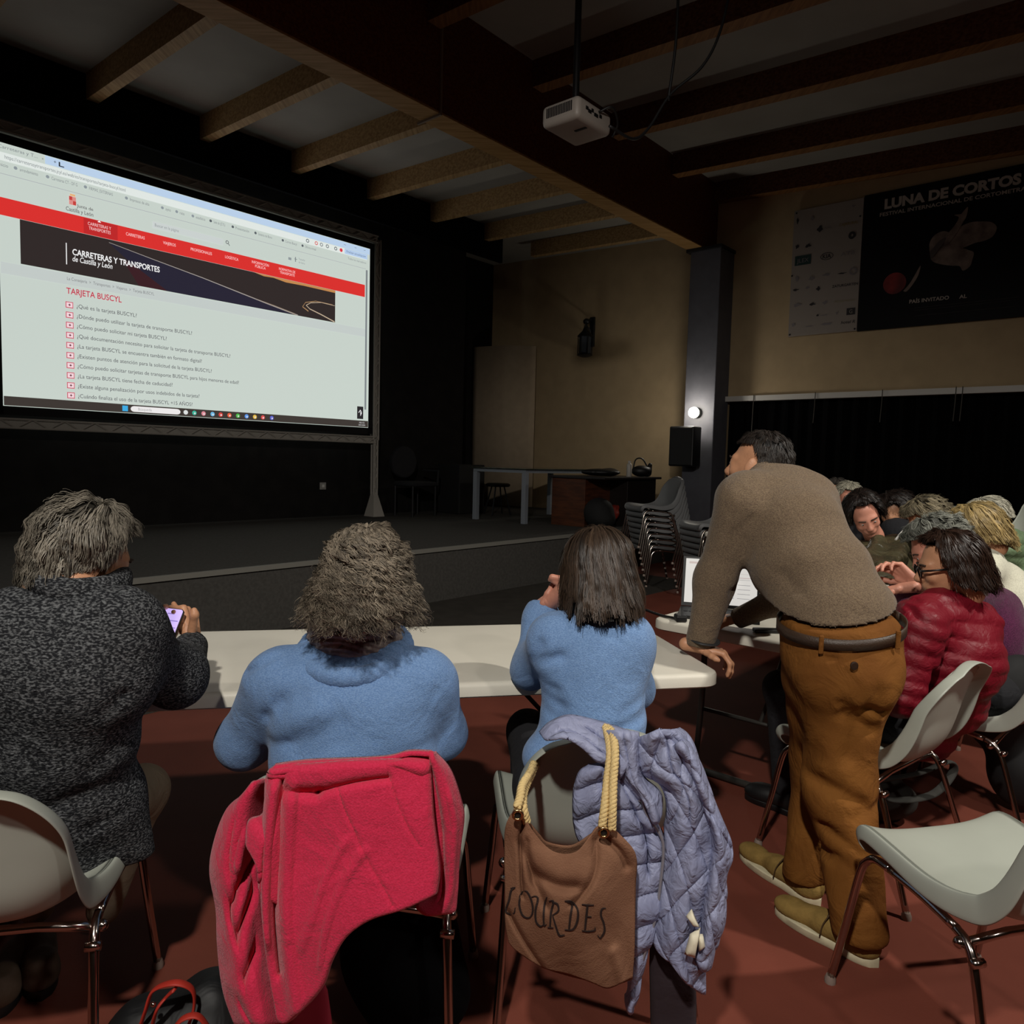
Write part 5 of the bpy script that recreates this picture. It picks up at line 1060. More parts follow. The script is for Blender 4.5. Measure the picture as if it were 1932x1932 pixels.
# ---------------------------------------------------------------- people along the tables on the right
def seated(label, hc, yaw, base, neck, top, tmat, legmat, hairkw, hm, pitch=15, roll=0, k=1., hands=(), face=False, skin=None, folds=(), disp=None, tname='sweater', hipz=.50, legs=True, hh=.006, gh=.012, lyaw=None):
    p = thing('person', label, 'person', (base[0], base[1], 0)); leg, ft = seat_legs((base[0], base[1], hipz), yaw if lyaw is None else lyaw)
    garment(tname, top, tmat, p, h=gh, folds=folds, disp=disp)
    if legs:
        garment('trousers', leg, legmat, p, h=.014)
        for an, yw in ft: shoe(p, an, yw, m_blackp, m_blackp, .26)
    hd = Head(hc, yaw, pitch, roll, k); make_body(p, hd, neck, top + (leg if legs else []), hands, skin, face, hh)
    hair(hd, hm, p, **hairkw); return p, hd
def quilt(dirv, step, amp, seed=1):
    dv = np.array(dirv, float); dv /= np.linalg.norm(dv); wb_ = wob(seed, 9, .012); wc = wob(seed + 1, 45, .0022)
    return lambda P: -amp * np.abs(np.sin(math.pi * (P @ dv + wb_(P)) / step)) ** .55 + wc(P)
m_puff = fold_mat('puffer_red', '#700d1e', freq=22, amt=.35, rough=.52, spec=.3)
T5 = [('c', A(1738, 1175, 2.60), A(1838, 1180, 2.72), .092, .088), ('e', A(1790, 1245, 2.66), (.185, .155, .17)), ('e', A(1762, 1320, 2.72), (.18, .15, .13)), ('e', A(1715, 1385, 2.78), (.16, .14, .09)), ('c', A(1805, 1142, 2.68), A(1775, 1142, 2.64), .062, .060),
      ('c', A(1735, 1185, 2.52), A(1700, 1310, 2.50), .082, .07), ('c', A(1700, 1310, 2.50), A(1600, 1260, 2.72), .066, .05), ('c', A(1842, 1195, 2.78), A(1840, 1290, 2.82), .07, .06)]
p5, hd5 = seated('woman with a dark bob and black glasses in a red puffer jacket, seated facing left', A(1790, 1070, 2.68), 72, (1.44, 2.66), A(1800, 1150, 2.68), T5, m_puff, m_darkt,
    dict(n=4200, a=.090, b=.108, c=.100, drop=.10, backdrop=.15, flare=.10, curl=.006, cw=30, layer=.024, face=58, face_s=.085, wid=.0012, seed=12, tone=(.3, 1.7), lump=.04, clump=260, cj=.05), hairmat('hair_darkbrown', '#2a1c15', .4), pitch=14, face=True, hh=.0045, gh=.0075,
    folds=[(A(1752, 1270, 2.5), A(1690, 1400, 2.5), .010, .022), (A(1720, 1150, 2.5), A(1745, 1270, 2.5), .008, .008)], disp=quilt((.16, 0, 1), .050, .0085, 3), tname='puffer_jacket', legs=True, lyaw=36)
gl = MB()
for s in (-1, 1):
    cx = s * .032; gl.tube([hd5.w((cx + .024 * math.cos(t) * (1 if abs(math.cos(t)) < .8 else 1), .102, .004 + .019 * math.sin(t))) for t in np.linspace(0, 2 * math.pi, 17)[:-1]], .0032, 6, closed=True)
    gl.tube([hd5.w((s * .056, .100, .010)), hd5.w((s * .077, .075, .010)), hd5.w((s * .083, -.01, .004))], .0042, 6)
gl.tube([hd5.w((-.009, .104, .008)), hd5.w((.009, .104, .008))], .003, 6); gl.build('glasses', mat('glasses_black', '#0c0c0e', .3), p5, smooth=True)
m_plum = knit('sweater_plum', '#3d1630', '#5c2748')
T6 = [('c', A(1790, 1105, 3.02), A(1880, 1150, 3.2), .09, .10), ('e', A(1850, 1210, 3.15), (.19, .17, .2)), ('e', A(1850, 1310, 3.12), (.19, .17, .16)), ('c', A(1800, 1110, 2.98), A(1740, 1170, 2.9), .07, .055), ('c', A(1740, 1170, 2.9), A(1695, 1105, 3.1), .052, .038), ('c', A(1770, 1065, 3.08), A(1800, 1100, 3.08), .055, .06)]
hw6 = A(1708, 1078, 3.25)
seated('person with short curly grey hair in a plum top bending towards the table', A(1768, 1035, 3.08), 75, (1.95, 2.98), A(1800, 1095, 3.1), T6, m_plum, m_darkt,
    dict(n=3800, a=.090, b=.110, c=.102, drop=.0, backdrop=.05, curl=.011, cw=110, layer=.03, face=64, face_s=.085, wid=.0013, short=.07, seed=14, tone=(.2, 1.6), lump=.06, seg=14, clump=300, cj=.05), hairmat('hair_grey_curly', '#77786f', .6), pitch=34, face=True, skin=m_skin2,
    hands=[hand(A(1722, 1098, 3.0), (-.55, .45, .55), (-.2, -.6, -.6), -1, ((.6, .7, .4), (.7, .8, .4), (.8, .8, .5), (.9, .9, .5)), 1.05, (.7, .6, .3)), join([_sm(surf([('c', A(1750, 1105, 2.95), A(1722, 1096, 3.0), .036, .026)], .01, .008), 1)]), hand(A(1700, 1110, 2.96), (-.6, .5, -.2), (0, 0, -1), 1, ((.3, .4, .2),) * 4, 1.0)], lyaw=42)
m_cream = knit('top_white', '#c9c7b4', '#e2e0cc')
T7 = [('c', A(1862, 1075, 3.55), A(1900, 1095, 3.7), .08, .08), ('e', A(1890, 1150, 3.62), (.17, .16, .22)), ('e', A(1890, 1230, 3.6), (.17, .16, .15)), ('c', A(1850, 1085, 3.5), A(1800, 1170, 3.4), .06, .05), ('c', A(1868, 1045, 3.6), A(1865, 1070, 3.6), .05, .06)]
seated('person with long straw-blonde hair in a white top, seated facing left', A(1843, 1003, 3.62), 75, (2.35, 3.55), A(1868, 1055, 3.62), T7, m_cream, m_darkt,
    dict(n=3600, a=.092, b=.11, c=.104, drop=.09, backdrop=.17, flare=.05, curl=.006, cw=35, layer=.028, face=52, face_s=.08, wid=.0015, seed=16, tone=(.3, 1.6), lump=.04, clump=220, cj=.05), hairmat('hair_blonde', '#a08a5c', .45), pitch=26, lyaw=50)
m_green = fold_mat('puffer_green', '#6f8464', freq=20, amt=.4, rough=.5)
T8 = [('c', A(1880, 1030, 4.0), A(1925, 1050, 4.2), .11, .12), ('e', A(1915, 1120, 4.1), (.2, .18, .26)), ('e', A(1905, 1210, 4.1), (.2, .18, .16)), ('c', A(1870, 1000, 4.1), A(1885, 1020, 4.1), .06, .07)]
seated('person with short white hair in a sage green puffer jacket behind the blonde person', A(1862, 985, 4.1), 75, (2.85, 4.1), A(1880, 1015, 4.1), T8, m_green, m_darkt,
    dict(n=2600, a=.090, b=.108, c=.100, drop=.0, backdrop=.04, curl=.004, cw=60, layer=.022, face=64, face_s=.085, wid=.0016, short=.06, seed=18, tone=(.5, 1.5), seg=9), hairmat('hair_white', '#b5b1a0', .5), pitch=25, disp=quilt((0, .1, 1), .06, .016, 7), tname='puffer_jacket', legs=False)
T9 = [('c', A(1760, 1010, 4.2), A(1800, 1030, 4.4), .10, .10), ('e', A(1790, 1090, 4.3), (.2, .17, .24))]
seated('person with short wavy grey-brown hair seated beyond the grey curly head', A(1750, 985, 4.2), 80, (2.55, 4.25), A(1770, 1010, 4.25), T9, m_darkt, m_darkt,
    dict(n=2800, a=.098, b=.118, c=.108, drop=.0, backdrop=.06, curl=.008, cw=90, layer=.028, face=60, face_s=.085, wid=.0017, short=.08, seed=20, tone=(.2, 1.6), lump=.05, seg=12, clump=250, cj=.05), hairmat('hair_greybrown', '#7a705a', .6), pitch=35, legs=False)
m_olive = fold_mat('jacket_olive', '#3c3829', c2='#57503a', freq=16, amt=.9, rough=.35, spec=.5)
T10 = [('c', A(1690, 1005, 4.7), A(1720, 1000, 4.9), .10, .10), ('e', A(1710, 1040, 4.8), (.2, .16, .2))]
seated('person with dark tousled hair at the far end of the tables, face hidden', A(1692, 968, 4.75), 100, (2.5, 4.75), A(1700, 1000, 4.8), T10, m_darkt, m_darkt,
    dict(n=2600, a=.095, b=.112, c=.104, drop=.05, backdrop=.09, curl=.006, cw=60, layer=.03, face=70, face_s=.09, wid=.0017, seed=22, tone=(.3, 1.7), lump=.06, seg=10), hairmat('hair_black', '#1c1512', .4), pitch=38, legs=False)
T11 = [('c', A(1635, 1045, 4.25), A(1690, 1035, 4.35), .085, .09), ('e', A(1665, 1075, 4.35), (.19, .16, .16)), ('c', A(1660, 1030, 4.1), A(1640, 1070, 3.85), .06, .05), ('c', A(1690, 1030, 4.25), A(1690, 1060, 3.95), .065, .05), ('c', A(1690, 1060, 3.95), A(1665, 1075, 3.75), .05, .04)]
seated('woman with dark hair in a shiny olive jacket looking down at the table', A(1632, 972, 4.15), 172, (1.98, 4.35), A(1650, 1012, 4.25), T11, m_olive, m_darkt,
    dict(n=2800, a=.094, b=.110, c=.104, drop=.07, backdrop=.10, curl=.005, cw=50, layer=.028, face=42, face_s=.075, wid=.0016, seed=24, tone=(.3, 1.9), lump=.04, seg=12), MATS['hair_black'], pitch=30, roll=22, face=True, legs=False, tname='jacket', skin=m_skin2, disp=wob(31, 40, .006))
T12 = [('c', A(1590, 985, 5.0), A(1640, 985, 5.1), .10, .10), ('e', A(1615, 1010, 5.05), (.2, .15, .16))]
seated('person with short grey hair facing the camera, partly behind the standing man', A(1600, 946, 5.0), 178, (2.25, 5.1), A(1605, 975, 5.05), T12, m_darkt, m_darkt,
    dict(n=2200, a=.086, b=.104, c=.096, drop=.0, backdrop=.05, curl=.003, cw=60, layer=.018, face=52, face_s=.07, wid=.0018, short=.05, seed=26, tone=(.5, 1.5), seg=8), hairmat('hair_grey_short', '#8b8778', .5), pitch=18, face=True, legs=False, skin=m_skin2)
T13 = [('c', A(1560, 975, 5.6), A(1590, 975, 5.7), .10, .10), ('e', A(1575, 1000, 5.6), (.2, .15, .16))]
seated('person with dark grey hair farthest away, almost hidden by the standing man', A(1578, 935, 5.6), 150, (2.45, 5.6), A(1575, 965, 5.6), T13, m_darkt, m_darkt,
    dict(n=1200, a=.086, b=.104, c=.096, drop=.0, backdrop=.05, curl=.003, cw=60, layer=.018, face=52, face_s=.07, wid=.002, short=.05, seed=28, tone=(.5, 1.5), seg=8), hairmat('hair_dim', '#3a3632', .6), pitch=10, legs=False)
# papers and pens on the far tables
for i, (x, y, Y, a_) in enumerate(((1678, 1092, 3.25, 30), (1700, 1083, 3.35, 55), (1660, 1072, 3.55, 20))):
    c_ = atz(x, y, .745 + .002 * i); M_ = rotm(a_); V = [c_ + M_ @ np.array([u * .105, v * .148, z]) for z in (0, .001) for u, v in ((-1, -1), (1, -1), (1, 1), (-1, 1))]
    o = MB().add(V, [[3, 2, 1, 0], [4, 5, 6, 7], [0, 1, 5, 4], [1, 2, 6, 5], [2, 3, 7, 6], [3, 0, 4, 7]]).build('sheet_of_paper', mat('paper', '#e9e5d6', .8)); tag(o, ('sheet of paper under the hands of the person in plum', 'sheet of paper beside those hands, nearest the red jacket', 'sheet of paper farther along the table, towards the olive jacket')[i], 'paper', 'papers on the tables')
a_, b__ = A(1690, 1018, 3.6), A(1712, 992, 3.7); o = MB().tube([a_, b__], .006, 8).build('pen', m_white, smooth=True); tag(o, 'slim pale pen held up among the seated people', 'pen')
# dark handbag hung at the right edge, bag under the red jacket's chair
o = mk('shoulder_bag', *_sm(surf([('e', A(1905, 1330, 3.0), (.17, .14, .22)), ('e', A(1925, 1450, 2.95), (.12, .12, .16)), ('e', A(1870, 1345, 3.05), (.14, .12, .1))], .05, .012), 2), mat('bag_black_soft', '#09090b', .8), smooth=True, base=(2.05, 3.0, .2)); tag(o, 'large dark bag or coat hanging beside the chairs at the right edge', 'bag')
sg = thing('sling_bag', 'dark grey sling bag with a loop strap on the floor under the grey chair', 'bag', (1.45, 2.7, 0))
mk('pouch', *_sm(surf([('e', (1.50, 2.85, .09), (.14, .10, .08)), ('c', (1.4, 2.8, .1), (1.55, 2.88, .20), .035, .035)], .05, .012), 1), mat('bag_grey', '#23231f', .85), sg, True)
MB().tube(catmull([(1.36, 2.62, .26), (1.5, 2.6, .30), (1.63, 2.64, .33), (1.66, 2.66, .28), (1.55, 2.6, .22), (1.40, 2.6, .20), (1.36, 2.62, .26)], 40), .016, 8, flat=.4).build('strap', mat('strap_grey', '#2b2a26', .9), sg, smooth=True)
# ---------------------------------------------------------------- cloth sheets hung over chair backs
def poly_at(P, t):
    P = np.array(P, float); 
    if len(P) > 2: P = catmull(P, len(P) * 8)
    s = np.r_[0, np.cumsum(np.linalg.norm(np.diff(P, axis=0), axis=1))]; s /= s[-1]; return np.stack([np.interp(t, s, P[:, 0]), np.interp(t, s, P[:, 1])], -1)
def coons(Lp, Rp, Tp, Bp, nu, nv):
    u = np.linspace(0, 1, nu)[None, :, None]; v = np.linspace(0, 1, nv)[:, None, None]
    L_ = poly_at(Lp, np.linspace(0, 1, nv))[:, None]; R_ = poly_at(Rp, np.linspace(0, 1, nv))[:, None]
    T_ = poly_at(Tp or [Lp[0], Rp[0]], np.linspace(0, 1, nu))[None]; B_ = poly_at(Bp or [Lp[-1], Rp[-1]], np.linspace(0, 1, nu))[None]
    c00, c10, c01, c11 = L_[0, 0], R_[0, 0], L_[-1, 0], R_[-1, 0]
    return (1 - u) * L_ + u * R_ + (1 - v) * T_ + v * B_ - ((1 - u) * (1 - v) * c00 + u * (1 - v) * c10 + (1 - u) * v * c01 + u * v * c11)
def cloth(name, par, mt, tf, Lp, Rp, Y, Tp=None, Bp=None, nu=60, nv=80, bulge=0., folds=(), ripple=(), solid=.008, seed=0, noise=.004, quilt_=None, edge=.012):
    """Y(u, v) is the distance into the room; folds are creases in (u, v); the outline is given in view coordinates and hung at that distance"""
    Q = coons([tf(p) for p in Lp], [tf(p) for p in Rp], [tf(p) for p in Tp] if Tp else None, [tf(p) for p in Bp] if Bp else None, nu, nv)
    U, V = np.meshgrid(np.linspace(0, 1, nu), np.linspace(0, 1, nv)); D = Y(U, V) if callable(Y) else np.full_like(U, Y)
    D = D - bulge * (1 - (2 * U - 1) ** 2)
    UV = np.stack([U, V, 0 * U], -1).reshape(-1, 3)
    for (u0, v0, u1, v1, w_, dp) in folds:
        g = np.exp(-(_cap(UV, (u0, v0, 0), (u1, v1, 0), 0, 0) / w_) ** 2).reshape(U.shape); D = D + dp * g
    for (fr, am, sk, ph_) in ripple: D = D + am * np.sin(2 * math.pi * fr * (U + sk * V) + ph_) * np.minimum(1, V * 2.5)
    P = np.array([at(Q[j, i, 0], Q[j, i, 1], D[j, i]) for j in range(nv) for i in range(nu)])
    if noise: P[:, 1] += wob(seed, 22, noise)(P)
    if quilt_: P[:, 1] -= quilt_(U, V).reshape(-1)
    e = np.minimum(np.minimum(U, 1 - U) * nu / 3, np.minimum(V, 1 - V) * nv / 3).clip(0, 1).reshape(-1); P[:, 1] += edge * (1 - e) ** 2
    F = np.array([[j * nu + i, j * nu + i + 1, (j + 1) * nu + i + 1, (j + 1) * nu + i] for j in range(nv - 1) for i in range(nu - 1)])
    LAST[name] = (Q.reshape(-1, 2), P); return mk(name, P, F, mt, par, True, solid=solid)
LAST = {}
z4 = lambda p: (380 + p[0] / 3.631, 1400 + p[1] / 3.631)
z6 = lambda p: (880 + p[0] / 3.263, 1340 + p[1] / 3.263)
m_pink = fold_mat('coat_pink', '#cf3152', c2='#c22947', freq=10, amt=.4, rough=.95, vscale=260, bump=.5, bscale=300, spec=.05, sheen=.2)
pc = thing('coat', 'bright pink wool coat draped over the back of a chair', 'coat', (-.35, 1.45, 0))
cloth('back_panel', pc, m_pink, z4, [(505, 178), (455, 240), (428, 450), (405, 850), (410, 1150), (455, 1500), (530, 1790)], [(1560, 150), (1580, 500), (1620, 860), (1605, 1040)], lambda U, V: 1.335 - .05 * V - .02 * np.sin(math.pi * U),
      Tp=[(505, 178), (800, 165), (1250, 145), (1560, 150)], Bp=[(530, 1790), (560, 1930), (700, 1830), (820, 1690), (880, 1520), (980, 1350), (1150, 1225), (1380, 1140), (1605, 1040)],
      folds=[(.10, .06, .12, .8, .016, .035), (.055, .1, .04, .7, .03, -.02), (.17, .1, .17, 1, .03, -.012), (.13, .10, .33, .13, .025, .02), (.33, .13, .75, .10, .025, .015), (.46, .14, .60, .40, .006, .004), (.60, .40, .8, .95, .006, .004), (.75, .05, .93, .6, .006, .004), (.25, .75, .55, .45, .03, -.005), (.35, .9, .65, .55, .03, -.005)], seed=41, nu=110, nv=100)
cloth('collar_roll', pc, m_pink, z4, [(495, 178), (455, 215), (445, 260)], [(1575, 85), (1545, 280)], lambda U, V: 1.345 - .035 * np.sin(math.pi * V) + .03 * (1 - V), Tp=[(495, 178), (620, 158), (800, 140), (1250, 118), (1420, 80), (1575, 85)], Bp=[(445, 260), (640, 250), (800, 325), (900, 330), (1250, 190), (1545, 280)], folds=[(.33, .45, .75, .35, .06, .02), (.1, .6, .35, .9, .08, .012)], seed=42, nv=24)
cloth('right_front', pc, m_pink, z4, [(1555, 80), (1560, 300), (1590, 620), (1615, 880), (1600, 1040), (1470, 1150)], [(1590, 85), (1700, 215), (1770, 420), (1785, 560), (1745, 850), (1735, 1130)], lambda U, V: 1.365 - .03 * np.sin(math.pi * U), Bp=[(1470, 1150), (1530, 1200), (1640, 1200), (1720, 1185), (1735, 1130)],
      folds=[(.3, .05, .35, .8, .07, .018), (.1, .15, .08, .5, .05, .02), (.7, .3, .6, .9, .08, -.008)], seed=43, nu=40)
cloth('left_sleeve', pc, m_pink, z4, [(300, 370), (170, 480), (85, 700), (58, 900), (100, 1150), (110, 1400), (150, 1700), (240, 1960)], [(445, 260), (400, 600), (375, 860), (400, 1060), (410, 1300), (450, 1500), (530, 1760), (560, 1960)], lambda U, V: 1.425 - .055 * np.sin(math.pi * U) - .07 * V,
      Tp=[(300, 370), (350, 290), (445, 260)], Bp=[(240, 1960), (560, 1960)], folds=[(.95, .30, .35, .52, .035, .03), (.35, .5, .45, .62, .03, .035), (.5, .62, .9, .42, .04, .03), (.45, .80, .85, .66, .03, .025), (.45, .2, .5, .45, .04, .010), (.3, .9, .4, 1, .04, .01), (.7, .25, .65, .35, .05, -.015)], seed=44)
cloth('side_fold', pc, m_pink, z4, [(445, 250), (420, 500), (320, 560), (300, 700)], [(560, 250), (600, 600), (605, 900), (600, 1150)], lambda U, V: 1.355 - .04 * V - .03 * np.sin(math.pi * U), Bp=[(300, 700), (385, 870), (410, 1070), (590, 1165)], folds=[(.5, .1, .55, 1, .08, .014)], seed=45, nu=36)
cloth('lower_lining', pc, mat('coat_pink_inner', '#8e1a30', .9), z4, [(600, 1880), (620, 1990)], [(840, 1690), (880, 1960)], 1.365, seed=46, nu=16, nv=16)

cloth('top_fold', pc, m_pink, z4, [(497, 180), (500, 205)], [(1573, 88), (1568, 115)], lambda U, V: 1.335 + .15 * V, Tp=[(497, 180), (620, 160), (800, 143), (1250, 121), (1420, 84), (1573, 88)], Bp=[(500, 205), (620, 185), (800, 168), (1250, 146), (1420, 108), (1568, 115)], seed=47, nv=16, edge=0)
# ---------------------------------------------------------------- lilac quilted jacket
m_lil = fold_mat('jacket_lilac', '#8c91b0', c2='#989dba', freq=26, amt=.55, rough=.5, vscale=7, spec=.3)
lj = thing('puffer_jacket', 'lilac quilted puffer jacket hanging over the right side of a chair back', 'jacket', (.35, 1.6, 0))
def dq(fu, fv, amp, sk=1.):
    def g(U, V):
        a_ = np.abs(np.sin(math.pi * (fu * U + fv * V))); b_ = np.abs(np.sin(math.pi * (fu * U * sk - fv * V * 1.0))); return amp * np.minimum(a_, b_) ** .5
    return g
def hq(fv, amp, sk=0.):
    return lambda U, V: amp * np.abs(np.sin(math.pi * (fv * V + sk * U))) ** .5
YB = 1.60
def Yj(b0, dz): return lambda U, V: b0 - dz * np.minimum(1, V * 1.5)
cloth('back_shoulder', lj, m_lil, z6, [(455, 150), (500, 190), (600, 160)], [(1060, 150), (1000, 330), (945, 420)], lambda U, V: YB + .0 - .07 * np.sin(math.pi * V * .6), Tp=[(455, 150), (520, 85), (630, 45), (760, 75), (900, 110), (1060, 150)], Bp=[(600, 160), (720, 240), (800, 310), (860, 330), (945, 420)], folds=[(.2, .3, .8, .8, .05, .010), (.5, .2, .9, .5, .05, .012)], seed=51, nv=40, noise=.006)
cloth('front_panel', lj, m_lil, z6, [(760, 340), (700, 370), (670, 470), (660, 600), (680, 760), (760, 900), (950, 1300), (1000, 1650), (985, 1800), (1010, 1860)], [(950, 420), (1060, 560), (1110, 640), (1180, 720), (1215, 850), (1200, 1050), (1165, 1280), (1110, 1480), (1070, 1650), (1012, 1862)], lambda U, V: YB - .035 - .02 * np.sin(math.pi * U), Tp=[(760, 340), (850, 330), (950, 420)], quilt_=hq(8.5, .016, .8), folds=[(.85, .05, .75, .4, .05, .02), (.4, .02, .35, .3, .06, .012)], seed=52, nu=50, nv=150, noise=.006)
cloth('collar', lj, m_lil, z6, [(870, 140), (930, 300), (960, 430), (1060, 560)], [(1060, 150), (1080, 400), (1195, 520), (1200, 640)], lambda U, V: YB - .05 - .03 * np.sin(math.pi * U), Bp=[(1060, 560), (1100, 560), (1160, 700), (1200, 640)], folds=[(.5, .1, .5, .9, .1, .014), (.8, .2, .7, .9, .08, -.008)], seed=53, nu=30, nv=50)
cloth('right_panel', lj, m_lil, z6, [(1055, 170), (1075, 370), (1215, 480), (1225, 760), (1200, 1080), (1150, 1380), (1200, 1480)], [(1310, 115), (1385, 190), (1450, 400), (1540, 640), (1560, 900), (1500, 1200), (1470, 1500), (1465, 1745)], lambda U, V: YB - .04 - .045 * np.sin(math.pi * U), Tp=[(1055, 170), (1180, 118), (1310, 115)], Bp=[(1200, 1480), (1300, 1600), (1400, 1720), (1465, 1745)], quilt_=dq(1.9, 4.6, .016), folds=[(.55, .05, .45, .35, .03, .022), (.3, .1, .75, .02, .04, .012)], seed=54, nu=80, nv=150, noise=.006)
cloth('sleeve', lj, m_lil, z6, [(1260, 230), (1340, 330), (1440, 560), (1500, 740), (1490, 950), (1450, 1150), (1440, 1400), (1400, 1480)], [(1370, 200), (1460, 380), (1545, 620), (1615, 780), (1638, 890), (1600, 1000), (1600, 1180), (1565, 1400), (1500, 1600)], lambda U, V: YB - .055 - .05 * np.sin(math.pi * U), Tp=[(1260, 230), (1310, 200), (1370, 200)], Bp=[(1400, 1480), (1450, 1600), (1500, 1600)], quilt_=dq(1.2, 4.5, .014), folds=[(.5, .42, .9, .48, .05, .02), (.3, .3, .8, .35, .04, .012)], seed=55, nu=44, nv=130, noise=.006)
cloth('lining', lj, mat('lining_plum', '#2c2026', .9, bump=.3, bscale=60), z6, [(1145, 1380), (1140, 1600), (1150, 1990)], [(1300, 1480), (1405, 1700), (1410, 1990)], YB - .01, seed=56, nu=30, nv=40, noise=.006)
m_tag = mat('care_tag', '#e6dfc6', .8)
cloth('care_tag', lj, m_tag, z6, [(1385, 1400), (1350, 1525)], [(1450, 1360), (1415, 1550)], YB - .125, seed=57, nu=8, nv=8, noise=0, solid=.001)
cloth('care_tag', lj, m_tag, z6, [(1360, 1290), (1400, 1345)], [(1395, 1245), (1445, 1360)], YB - .128, seed=58, nu=8, nv=8, noise=0, solid=.001)
cloth('care_tag', lj, m_tag, z6, [(1430, 1400), (1440, 1510)], [(1465, 1400), (1480, 1470)], YB - .12, seed=59, nu=8, nv=8, noise=0, solid=.001)
zp = [(1065, 560), (1075, 520), (1110, 640), (1190, 760), (1213, 860), (1195, 1060), (1165, 1270), (1100, 1480), (1040, 1690), (1012, 1850)]
MB().tube(np.array([at(*z6(p), YB - .055) for p in catmull(zp, 60)]), .004, 6).build('zip', mat('zip_silver', '#9a98a0', .4, metal=.4), lj, smooth=True)

# ---------------------------------------------------------------- brown tote bag
m_tote = fold_mat('tote_brown', '#85604a', c2='#785440', freq=9, amt=.3, rough=.85, vscale=12, bump=.35, bscale=320, spec=.15)
tb = thing('tote_bag', 'brown cloth tote bag lettered LOURDES with rope handles, hanging on a chair back', 'bag', (.12, 1.5, 0))
TL = [(300, 598), (242, 720), (235, 900), (238, 1100), (240, 1300), (262, 1430)]; TR_ = [(905, 722), (1040, 885), (1040, 1100), (1036, 1300), (1030, 1500), (1020, 1640)]
TT = [(300, 598), (350, 650), (420, 760), (500, 850), (580, 880), (680, 858), (760, 770), (815, 712), (905, 722)]; TBm = [(262, 1430), (320, 1490), (460, 1575), (620, 1625), (780, 1670), (880, 1700), (1020, 1640)]
TY = 1.47
tf_ = [(.12, .05, .16, .55, .02, .016), (.16, .2, .35, .5, .05, .014), (.80, .06, .55, .45, .03, .012), (.86, .06, .93, .3, .03, .014), (.30, .32, .55, .30, .05, .014), (.2, .12, .25, .4, .03, .008), (.05, .75, .3, 1, .03, .012), (.85, .8, .92, 1, .04, -.012)]
cloth('bag_front', tb, m_tote, z6, TL, TR_, lambda U, V: TY - .05 * np.sin(math.pi * U) * np.sin(math.pi * (.15 + .75 * V)), TT, TBm, nu=90, nv=90, folds=tf_, seed=61, noise=.004, solid=.003, edge=.0)
TT2 = [(300, 598), (345, 640), (400, 700), (450, 760), (500, 810), (640, 830), (760, 760), (830, 722), (905, 722)]
cloth('bag_back', tb, m_tote, z6, TL, TR_, lambda U, V: TY + .015 + .035 * np.sin(math.pi * U) * np.sin(math.pi * (.15 + .75 * V)), TT2, TBm, nu=50, nv=50, seed=62, noise=.004, solid=.003, edge=0.)
m_rope = mat('rope_cream', '#d8bd84', .85, bump=.5, bscale=200)
def rope(pts, name='rope_handle'):
    P = catmull(pts, 90); b = MB()
    T = np.gradient(P, axis=0); T /= np.linalg.norm(T, axis=1)[:, None]; n1 = np.cross(T, [0, 1., 0]); n1 /= np.linalg.norm(n1, axis=1)[:, None]; n2 = np.cross(T, n1); s = np.r_[0, np.cumsum(np.linalg.norm(np.diff(P, axis=0), axis=1))]
    for k in range(3):
        a_ = s * 260 + 2 * math.pi * k / 3; b.tube(P + (n1 * np.cos(a_)[:, None] + n2 * np.sin(a_)[:, None]) * .0045, .0052, 6)
    return b.build(name, m_rope, tb, smooth=True)
def zz(x, y, Y): return at(*z6((x, y)), Y)
rope([zz(835, 715, TY - .02), zz(850, 600, TY - .01), zz(868, 420, TY + .02), zz(885, 250, TY + .05), zz(862, 120, TY + .11), zz(840, 105, TY + .18)])
rope([zz(895, 735, TY - .02), zz(900, 600, TY - .015), zz(905, 420, TY + .01), zz(915, 250, TY + .04), zz(895, 135, TY + .09), zz(850, 100, TY + .17)])
rope([zz(310, 600, TY - .02), zz(330, 540, TY), zz(345, 460, TY + .03), zz(392, 385, TY + .09), zz(415, 330, TY + .17), zz(430, 330, TY + .27)])
rope([zz(372, 690, TY - .0), zz(350, 600, TY), zz(355, 500, TY + .04), zz(398, 400, TY + .10), zz(420, 345, TY + .18), zz(440, 345, TY + .27)])
for (x, y) in ((316, 645), (846, 752)):
    c_ = zz(x, y, TY - .028); MB().tube([c_ + np.array([.0095 * math.cos(t), 0, .0095 * math.sin(t)]) for t in np.linspace(0, 2 * math.pi, 17)[:-1]], .0032, 8, closed=True).build('eyelet', mat('brass', '#c8a878', .25, metal=1), tb, smooth=True)
    MB().lathe(c_ + [0, .004, 0], [(.008, 0), (.008, .001)], 12, axis=(0, -1, 0)).build('eyelet_hole', m_blackp, tb)
m_letr = mat('letter_dark', '#231410', .85)
bagQ, bagP = LAST['bag_front']
def tote_y(x, y):   # distance of the bag's face there
    q = np.array(z6((x, y))); d = ((bagQ - q) ** 2).sum(1); i = np.argpartition(d, 4)[:4]; w_ = 1 / (d[i] + .01); return (bagP[i, 1] * w_).sum() / w_.sum() - .0035
